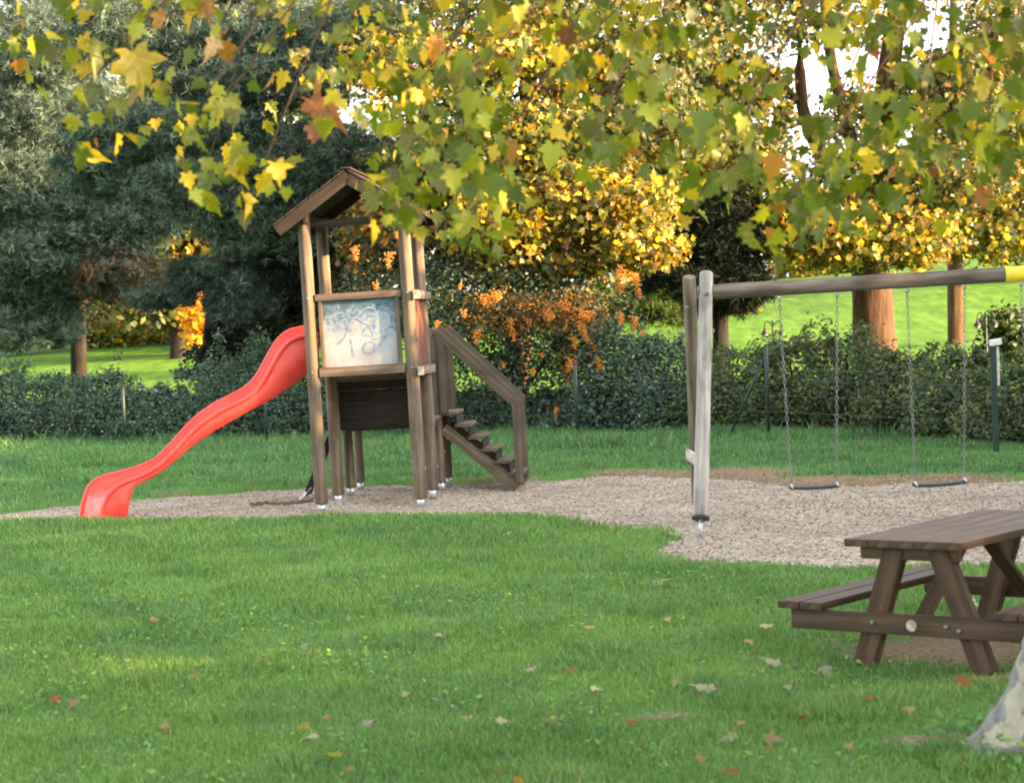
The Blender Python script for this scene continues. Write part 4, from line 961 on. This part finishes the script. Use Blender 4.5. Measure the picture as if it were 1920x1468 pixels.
# ------------------------------------------------------------------ picnic table
A0 = Vector((1.904, 12.429, 0)); TW = Vector((.788, -.615, 0)).normalized(); TLn = Vector((-TW.y, TW.x, 0))
TM = Matrix((TW, TLn, Vector((0, 0, 1)))).transposed().to_4x4(); TM.translation = A0
tb = thing('picnic_table', 'dark brown wooden picnic table with attached benches', 'picnic table', A0 + TW * .37 + TLn * .9)
LEN, TZ, BZ = 1.85, .762, .375
WT = .75
for k in range(5):
    x = WT * (k + .5) / 5
    board('top_plank', (x, 0 + .004 * (k % 2), TZ - .022), (x, LEN - .003 * (k % 2), TZ - .022), WT / 5 - .0012, .044, M['table'], tb, TM, bev=.0025)
for y in (.13, LEN - .13):
    board('top_batten', (.05, y, TZ - .085), (WT - .07, y, TZ - .085), .06, .078, M['table'], tb, TM)
    o = -.055 if y < 1 else .055
    board('leg', (.275, y, TZ - .05), (.045, y, .0), .075, .135, M['table'], tb, TM, up=(1, 0, .35))
    board('leg', (.545, y, TZ - .05), (.82, y, .0), .075, .135, M['table'], tb, TM, up=(1, 0, -.35))
    board('seat_beam', (-.40, y + o * 1.18, BZ - .105), (WT + .42, y + o * 1.18, BZ - .105), .045, .12, M['table'], tb, TM)
    for x in (.15, .62, .70): bolt('bolt', (x, y + o * 1.18 - .024, BZ - .10 - .02 * (x > .65)), (0, -1, 0), .014, tb, TM)
    if y < 1:
        mobj('wood_plug', tube_mesh('wood_plug', [(0, 0, 0), (.008, 0, 0)], [.033, .033], 16), M['endgrain'], tb, TM @ frame((.40, y + o * 1.18 - .020, BZ - .105), (.40, y + o * 1.18 - .03, BZ - .105))[0])
for k in range(2):
    for x0 in (-.475, WT + .165):
        x = x0 + .155 * (k + .5)
        board('bench_plank', (x, .01, BZ - .022), (x, LEN - .01, BZ - .022), .151, .044, M['table'], tb, TM)
board('diagonal_brace', (WT / 2, .18, BZ - .12), (WT / 2, .80, TZ - .06), .09, .05, M['table'], tb, TM)
board('diagonal_brace', (WT / 2, LEN - .18, BZ - .12), (WT / 2, 1.05, TZ - .06), .09, .05, M['table'], tb, TM)

# ------------------------------------------------------------------ plane tree in the foreground, right
PT = Vector((2.64, 9.95, 0))
pt = thing('plane_tree', 'plane tree with pale flaky trunk and overhanging autumn leaves in foreground', 'tree', PT)
n = 48; zz = np.concatenate([np.linspace(-.1, .9, 30), np.linspace(.95, 5.2, 18)]); seg = 72; th = np.linspace(0, 2 * np.pi, seg, endpoint=False)
V = []; Fq = []
for i, z in enumerate(zz):
    r = .235 + .02 * math.exp(-(z) / .5) - .014 * z
    fl = np.clip(.50 * math.exp(-max(z, -.1) / .30), 0, .66)
    lob = .45 + .55 * np.clip(np.cos(5 * (th - math.pi)) * .7 + .35, 0, 1) ** 1.3
    rr = r + fl * lob * .78 + .012 * np.sin(th * 7 + z * 5) + .010 * np.sin(th * 13 + 4 * np.sin(z * 9)) + .006 * np.random.default_rng(i).standard_normal(seg)
    for a, q in zip(th, rr): V.append((PT.x + .05 * z * .4 + math.cos(a) * q, PT.y + math.sin(a) * q, z))
for i in range(n - 1):
    for j in range(seg):
        j2 = (j + 1) % seg; Fq.append((i * seg + j, i * seg + j2, (i + 1) * seg + j2, (i + 1) * seg + j))
me = bpy.data.meshes.new('trunk'); me.from_pydata(V, [], Fq); me.update(); smooth(me)
mobj('trunk', me, M['plane_bark'], pt)
limb_pts = [[(2.75, 9.95, 4.6, .15), (2.0, 9.9, 5.2, .12), (.8, 9.8, 5.3, .09), (-.6, 9.7, 5.0, .06), (-2.0, 9.6, 4.6, .03)], [(2.75, 9.95, 4.2, .14), (1.9, 9.0, 4.8, .11), (.8, 8.2, 4.8, .08), (-.4, 7.9, 4.4, .05), (-1.4, 7.8, 4.0, .02)],
            [(2.75, 9.95, 4.7, .14), (2.2, 11.0, 5.2, .10), (1.2, 11.8, 5.2, .07), (0, 12, 4.9, .04), (-1.4, 12, 4.6, .02)], [(2.75, 9.95, 5.0, .14), (3.4, 10.6, 5.8, .1), (4.2, 11.4, 6.2, .05)], [(2.75, 9.95, 3.0, .09), (2.62, 9.3, 3.45, .07), (2.5, 8.7, 4.0, .05), (2.1, 8.2, 4.3, .03)],
            [(2.8, 9.95, 5.0, .13), (2.3, 9.6, 6.2, .09), (1.4, 9.2, 7.0, .05)]]
LIMBS = []
for q, l in enumerate(limb_pts):
    p_ = spline([a[:3] for a in l], 18); LIMBS.append(p_)
    mobj('branch', tube_mesh('branch', p_, np.interp(np.linspace(0, 1, 18), np.linspace(0, 1, len(l)), [a[3] for a in l]), 10, .05, True, q), M['plane_bark'] if q != 2 else M['twig'], pt)
allp = [p for l in LIMBS[:3] for p in l[4:]]
def place_leaf(P, size, key, q, rot):
    o = bpy.data.objects.new('leaf', LEAFMESH[key][q % 3])
    m = rot.to_4x4() @ Matrix.Scale(size, 4); m.translation = P
    link(o, pt, m); return o
# leaves one can pick out, with their colour
SINGLE = [(265, 145, 105, 'yellow'), (180, 110, 80, 'lime'), (160, 140, 60, 'yellow'), (410, 215, 55, 'lime'), (175, 292, 60, 'yellow'), (215, 275, 45, 'yellow'), (138, 240, 45, 'lime'), (172, 228, 34, 'lime'), (370, 265, 42, 'lime'), (390, 20, 75, 'orange'), (350, 40, 60, 'yellow'), (300, 45, 50, 'orange'), (160, 200, 50, 'olive'), (205, 215, 50, 'olive'),
          (590, 165, 60, 'orange'), (600, 215, 75, 'rust'), (630, 225, 60, 'rust'), (590, 255, 50, 'rust'), (940, 58, 65, 'yellow'), (455, 320, 60, 'lime'), (430, 345, 60, 'green'), (525, 330, 55, 'yellow'), (490, 350, 50, 'yellow'), (550, 305, 60, 'lime'), (385, 350, 55, 'green'), (400, 390, 60, 'lime'), (360, 190, 40, 'yellow'), (440, 225, 55, 'olive'),
          (695, 155, 40, 'yellow'), (735, 150, 50, 'yellow'), (790, 185, 45, 'yellow'), (815, 100, 55, 'orange'), (700, 385, 60, 'lime'), (745, 360, 70, 'green'), (780, 435, 65, 'lime'), (810, 385, 60, 'green'), (870, 430, 60, 'lime'), (850, 350, 70, 'green'), (930, 350, 60, 'lime'), (1150, 300, 70, 'green'), (1120, 275, 60, 'green'), (1075, 165, 55, 'yellow'), (1090, 130, 60, 'green'), (1270, 60, 70, 'green'), (1180, 95, 60, 'lime'), (1370, 350, 60, 'lime'), (1410, 320, 75, 'green'), (1540, 250, 70, 'lime'),
          (1500, 420, 60, 'green'), (1660, 380, 70, 'green'), (1740, 380, 70, 'green'), (1560, 330, 70, 'green'), (1800, 140, 60, 'green'), (1830, 370, 60, 'green'), (1700, 30, 70, 'lime'), (1640, 60, 70, 'green'), (1120, 50, 60, 'lime'), (430, 105, 55, 'orange'), (395, 95, 50, 'tan'), (250, 190, 40, 'tan')]
rot_down = lambda tw: (Euler((rng.uniform(-.5, .5) - .25, rng.uniform(-.5, .5), 0)).to_matrix() @ Matrix.Rotation(math.pi + tw, 3, 'Y').to_3x3() @ Matrix(((1, 0, 0), (0, 0, 1), (0, -1, 0))))
def leaf_rot():
    i = hang_rot(1)[0]; return Matrix(i.tolist())
def twig_to(P, n=8):
    """a thin drooping twig from the nearest limb down to P"""
    best = sorted(allp, key=lambda a: (a - P).length + 2 * abs(a.x - P.x - 1.1))[0]
    mid = best.lerp(P, .5) + Vector((rng.uniform(-.1, .35), rng.uniform(-.1, .1), rng.uniform(-.1, .2)))
    pts = spline([best, mid, P + Vector((0, 0, .05)), P], n)
    mobj('twig', tube_mesh('twig', pts, np.linspace(.008, .002, n), 5), M['twig'], pt)
    return pts
cnt = 0
anchors = []
for q, (x, y, s, key) in enumerate(SINGLE):
    D = 8.6 + rng.uniform(-.9, 1.6); P = at(x, y, D)
    m = leaf_rot() if q % 3 else Matrix(((1, 0, 0), (0, 0, -1), (0, -1, 0))) @ Euler((rng.uniform(-.4, .4), rng.uniform(-.5, .5), rng.uniform(-.5, .5))).to_matrix()
    m_ = m.copy()
    size = s * .84 * D / FPX
    tipdir = m_ @ Vector((0, 1, 0))
    base = P - tipdir * size * .45
    place_leaf(base, size, key, q, m_); cnt += 1
    anchors.append(base - tipdir * size * .45)
# random leaf sprays under a drooping lower outline
LOWX = [0, 120, 250, 380, 470, 560, 640, 720, 820, 920, 1020, 1120, 1220, 1320, 1420, 1520, 1640, 1760, 1900]
LOWY = [60, 200, 200, 300, 380, 300, 230, 360, 450, 440, 370, 300, 290, 390, 380, 440, 400, 350, 320]
DENS = [.14, .18, .22, .28, .34, .34, .38, .62, .66, .46, .40, .46, .52, .62, .52, .60, .64, .60, .55]
KEYS = ['green', 'lime', 'yellow', 'orange', 'olive', 'rust']
mass = []
tries = 0
while tries < 900:
    tries += 1
    x = rng.uniform(-60, 1980); low = np.interp(x, LOWX, LOWY)
    if rng.random() > np.interp(x, LOWX, DENS): continue
    y = low * (1 - rng.random() ** 1.3 * 1.25) if rng.random() < .75 else rng.uniform(-260, low)
    if x < 640 and y > 60 and rng.random() < .45: continue
    if 470 < x < 715 and y > 215: continue
    if 1385 < x < 1580 and 50 < y < 300 and rng.random() < .45: continue
    if 1670 < x < 1770 and 0 < y < 240 and rng.random() < .5: continue
    D = rng.uniform(7.4, 12.2); P = at(x, y, D)
    if tries % 6 == 0: anchors.append(P)
    pw = [.50, .30, .07, .02, .10, .01] if x > 640 else [.32, .36, .17, .03, .10, .02]
    for j in range(rng.integers(3, 7)):
        key = KEYS[int(rng.choice(6, p=pw))]
        o = Vector((rng.normal() * .12, rng.normal() * .14, rng.normal() * .09 + .02)); size = rng.uniform(.042, .095)
        pos = P + o
        if cnt < 300 and y > -20 and size > .065: place_leaf(pos, size, key, cnt + j, leaf_rot()); cnt += 1
        else: mass.append((pos, size, key))
for a in anchors[::3]: twig_to(a)
# the rest of the crown, above and around the picture
for _ in range(2600):
    l = LIMBS[int(rng.integers(0, len(LIMBS)))]; p_ = l[int(rng.integers(5, 18))]
    pos = p_ + Vector((rng.normal() * .5, rng.normal() * .55, rng.normal() * .35 + .25))
    if pos.z > 3.75 + .0 * pos.y: mass.append((pos, rng.uniform(.1, .19), KEYS[int(rng.choice(6, p=[.46, .27, .09, .05, .10, .03]))]))
COLR = {'green': (.10, .14, .009), 'lime': (.26, .27, .013), 'yellow': (.56, .38, .018), 'orange': (.40, .18, .02), 'olive': (.11, .11, .014), 'rust': (.20, .07, .02)}
Pm = np.array([tuple(a[0]) for a in mass]); Sm = np.array([a[1] for a in mass]); Cm = np.array([COLR[a[2]] for a in mass])
lm = mobj('leaf_mass', scatter('leaf_mass', Pm, hang_rot(len(Pm)), Sm, LOBED, Cm), M['leaf'], pt); lm['kind'] = 'stuff'

# ------------------------------------------------------------------ grass
def grass(name, zones, label, shade=(1, 1, 1)):
    Ps, Hs, Ws = [], [], []
    for (y0, y1, dens, h0, h1, wd) in zones:
        area = (y1 - y0) * 2 * (.245 * (y0 + y1) / 2 + .5); n = int(area * dens)
        y = rng.uniform(y0, y1, n); x = rng.uniform(-1, 1, n) * (.245 * y + .5)
        s = sdf(x, y); se = s + .10 * wave(x * 3.3, y * 3.3) + .05 * wave(x * 9, y * 9)
        d = dirt(x, y, s); k = (se > .02 - .10 * rng.random(n) ** 3) & (rng.random(n) > d * 1.05)
        k &= rng.random(n) < .55 + .45 * sst(.5 + .8 * wave(x * 2.3, y * 2.3 + 5))
        x, y, d = x[k], y[k], d[k]
        h = rng.uniform(h0, h1, len(x)) * (.65 + .5 * sst(.5 + .7 * wave(x * 1.4 + 9, y * 1.4)) + .9 * sst(wave(x * 3.7 + 1, y * 3.1 + 4) * 2 - .75)) * (1 - .5 * d)
        Ps.append(np.c_[x, y, terrain(x, y) - .005]); Hs.append(h); Ws.append(np.full(len(x), wd) * rng.uniform(.7, 1.4, len(x)))
    P, Hh, Ww = np.concatenate(Ps), np.concatenate(Hs), np.concatenate(Ws); n = len(P)
    a = rng.uniform(0, 2 * np.pi, n); l = rng.uniform(.15, .95, n) * Hh; b = a + rng.normal(0, .9, n) + np.pi / 2
    wv = np.c_[np.cos(a), np.sin(a), np.zeros(n)] * (Ww / 2)[:, None]; lv = np.c_[np.cos(b), np.sin(b), np.zeros(n)] * l[:, None]
    up = np.c_[np.zeros((n, 2)), Hh]
    V = np.stack([P - wv, P + wv, P + up * .6 + lv * .35 - wv * .8, P + up * .6 + lv * .35 + wv * .8, P + up * .95 + lv], 1).reshape(-1, 3)
    F0 = np.array([(0, 1, 3), (0, 3, 2), (2, 3, 4)]); F = (F0[None] + (np.arange(n) * 5)[:, None, None]).reshape(-1, 3)
    g = np.clip(wave(P[:, 0] * .8 + 2, P[:, 1] * .8) * .4 + wave(P[:, 0] * 3.1, P[:, 1] * 2.3 + 7) * .4 + .5, 0, 1)[:, None]
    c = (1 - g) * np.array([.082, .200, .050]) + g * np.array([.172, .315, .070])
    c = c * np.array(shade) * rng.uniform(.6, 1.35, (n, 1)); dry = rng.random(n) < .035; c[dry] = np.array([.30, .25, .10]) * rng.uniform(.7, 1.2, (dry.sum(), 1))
    o = mobj(name, np_mesh(name, V, F, np.repeat(c, 5, 0)), M['grass'])
    return tag(o, label, 'grass', kind='stuff')
grass('lawn_grass', [(8.9, 12.5, 4200, .035, .075, .0055), (12.5, 16, 2600, .035, .075, .0065), (16, 20.5, 1500, .04, .08, .008), (20.5, 25.6, 1100, .045, .085, .010)], 'short green lawn grass in front of the playground')
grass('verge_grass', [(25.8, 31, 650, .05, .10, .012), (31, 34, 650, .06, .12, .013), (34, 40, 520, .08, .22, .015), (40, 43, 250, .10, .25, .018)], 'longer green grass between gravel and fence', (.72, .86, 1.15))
# clover and other broad-leaved weeds in the turf
n = 10000
y = rng.uniform(9.7, 18, n) ** 1.0; x = rng.uniform(-1, 1, n) * (.245 * y + .3)
s = sdf(x, y); k = (s > .3) & (rng.random(n) > dirt(x, y, s)) & (rng.random(n) < sst(.35 + .9 * wave(x * 1.9 + 4, y * 1.9) - .12 * x))
x, y = x[k], y[k]; n = len(x)
P = np.c_[x, y, terrain(x, y) + rng.uniform(.015, .06, n)]
c = palette(n, [(.10, .24, .045, 3), (.14, .29, .05, 3), (.22, .35, .04, 1), (.17, .30, .13, .7)])
tag(mobj('lawn_clover', scatter('lawn_clover', P, rand_rot(n, np.tile([0, -.25, 1.0], (n, 1)), .55), rng.uniform(.022, .05, n), OVAL, c), M['grass']), 'broad clover leaves growing through the lawn', 'clover', kind='stuff')
# leafy weeds round the foot of the plane tree
n = 480
a = rng.uniform(0, 6.28, n); q = rng.uniform(.42, .78, n); x, y = PT.x + np.cos(a) * q, PT.y + np.sin(a) * q
P = np.c_[x, y, terrain(x, y) + rng.uniform(.02, .13, n)]
c = palette(n, [(.08, .21, .04, 3), (.12, .27, .05, 3), (.17, .31, .06, 1)])
tag(mobj('ground_elder', scatter('ground_elder', P, rand_rot(n, np.tile([0, -.4, 1.0], (n, 1)), .6), rng.uniform(.03, .06, n), OVAL, c), M['grass']), 'leafy green weeds around the foot of the plane trunk', 'weeds', kind='stuff')
# pebbles standing proud on the gravel
n = 26000
y = rng.uniform(16.6, 29.4, n); x = rng.uniform(-1, 1, n) * (.245 * y + .5); k = sdf(x, y) < .12; x, y = x[k], y[k]; n = len(x)
g = rng.uniform(.18, .48, (n, 1)); c = g * np.array([1, .86, .69]) * rng.uniform(.9, 1.1, (n, 3))
P = np.c_[x, y, gravel_z(x, y) + rng.uniform(0, .008, n)]
M['pebble'] = foliage_mat('pebbles', 0.0, 0.03, 0.6)
tag(mobj('pebbles', scatter('pebbles', P, rand_rot(n), rng.uniform(.016, .038, n), OCT, c), M['pebble']), 'loose pinkish grey pebbles on the gravel bed', 'pebbles', kind='stuff')

# ------------------------------------------------------------------ fallen leaves, one by one
FALL = [(1228, 1090, 42, 'pale'), (952, 1000, 26, 'tan'), (570, 1207, 22, 'pale'), (357, 1270, 22, 'tan'), (565, 1360, 36, 'lime'), (592, 1378, 28, 'pale'), (685, 1357, 28, 'pale'), (610, 1345, 24, 'tan'), (635, 1413, 38, 'lime'), (880, 1345, 22, 'tan'), (935, 1350, 30, 'pale'), (938, 1446, 48, 'lime'), (972, 1461, 28, 'orange'), (1108, 1180, 28, 'tan'), (1072, 1252, 28, 'rust'),
        (1000, 1250, 26, 'pale'), (1265, 1275, 22, 'tan'), (1330, 1290, 50, 'pale'), (1440, 1176, 34, 'pale'), (1402, 1200, 24, 'tan'), (1455, 1243, 40, 'pale'), (1545, 1252, 36, 'pale'), (1475, 1285, 22, 'pale'), (1630, 1312, 42, 'orange'), (1500, 1345, 28, 'rust'), (1180, 1350, 34, 'rust'), (1030, 1345, 34, 'tan'), (1375, 1378, 44, 'pale'), (1390, 1350, 20, 'tan'),
        (1440, 1382, 40, 'tan'), (1446, 1403, 32, 'lime'), (1315, 1425, 30, 'tan'), (1380, 1447, 34, 'rust'), (1810, 1280, 40, 'orange'), (1815, 1125, 36, 'pale'), (307, 1365, 28, 'tan'), (290, 1162, 26, 'tan'), (100, 1310, 28, 'rust'), (140, 1316, 26, 'tan'), (660, 1440, 26, 'tan'), (760, 1300, 20, 'pale'), (1180, 1138, 18, 'tan'), (1560, 1200, 22, 'pale'), (1705, 1330, 30, 'tan'), (1590, 1400, 26, 'tan'), (1110, 1285, 20, 'pale'), (235, 1240, 18, 'pale'), (820, 1190, 18, 'pale'), (1250, 1160, 18, 'tan')]
CN = {'pale': 'pale cream', 'tan': 'tan', 'rust': 'rust-brown', 'lime': 'yellow-green', 'orange': 'orange'}
FLATLEAF = {k: leaf_mesh('fallen_' + k, LEAFC[k], .18, .08, 9) for k in LEAFC}
ZONES = ((480, 'on the lawn below the slide'), (860, 'on the lawn below the play tower'), (1290, 'on the lawn between tower and table'), (1580, 'on the lawn left of the picnic table'), (9999, 'beside the picnic table'))
def zone_of(x): return next(z for lim, z in ZONES if x < lim)
ORDN = ['farthest', 'second farthest', 'third farthest', 'fourth farthest', 'fifth farthest', 'sixth farthest', 'seventh farthest', 'eighth farthest']
for q, (x, y, s, key) in enumerate(FALL):
    P = gp(x, y, .045); P.z = tz(P.x, P.y) + .045; D = P.y
    size = max(.05, s * D / FPX * .78)
    same = sorted((v[1], v[0]) for v in FALL if v[3] == key and zone_of(v[0]) == zone_of(x))
    which = '' if len(same) == 1 else ', nearest such leaf' if (y, x) == same[-1] else f', {ORDN[same.index((y, x))]} such leaf'
    o = bpy.data.objects.new('fallen_leaf', FLATLEAF[key])
    m = Matrix.Translation(P) @ Matrix.Rotation(rng.uniform(.15, .6), 4, 'X') @ Matrix.Rotation(rng.uniform(-.25, .25), 4, 'Y') @ Matrix.Rotation(rng.uniform(0, 6.28), 4, 'Z') @ Matrix.Scale(size, 4)
    link(o, None, m)
    tag(o, f'{CN[key]} fallen leaf {zone_of(x)}{which}', 'leaf', 'fallen leaves on the lawn')
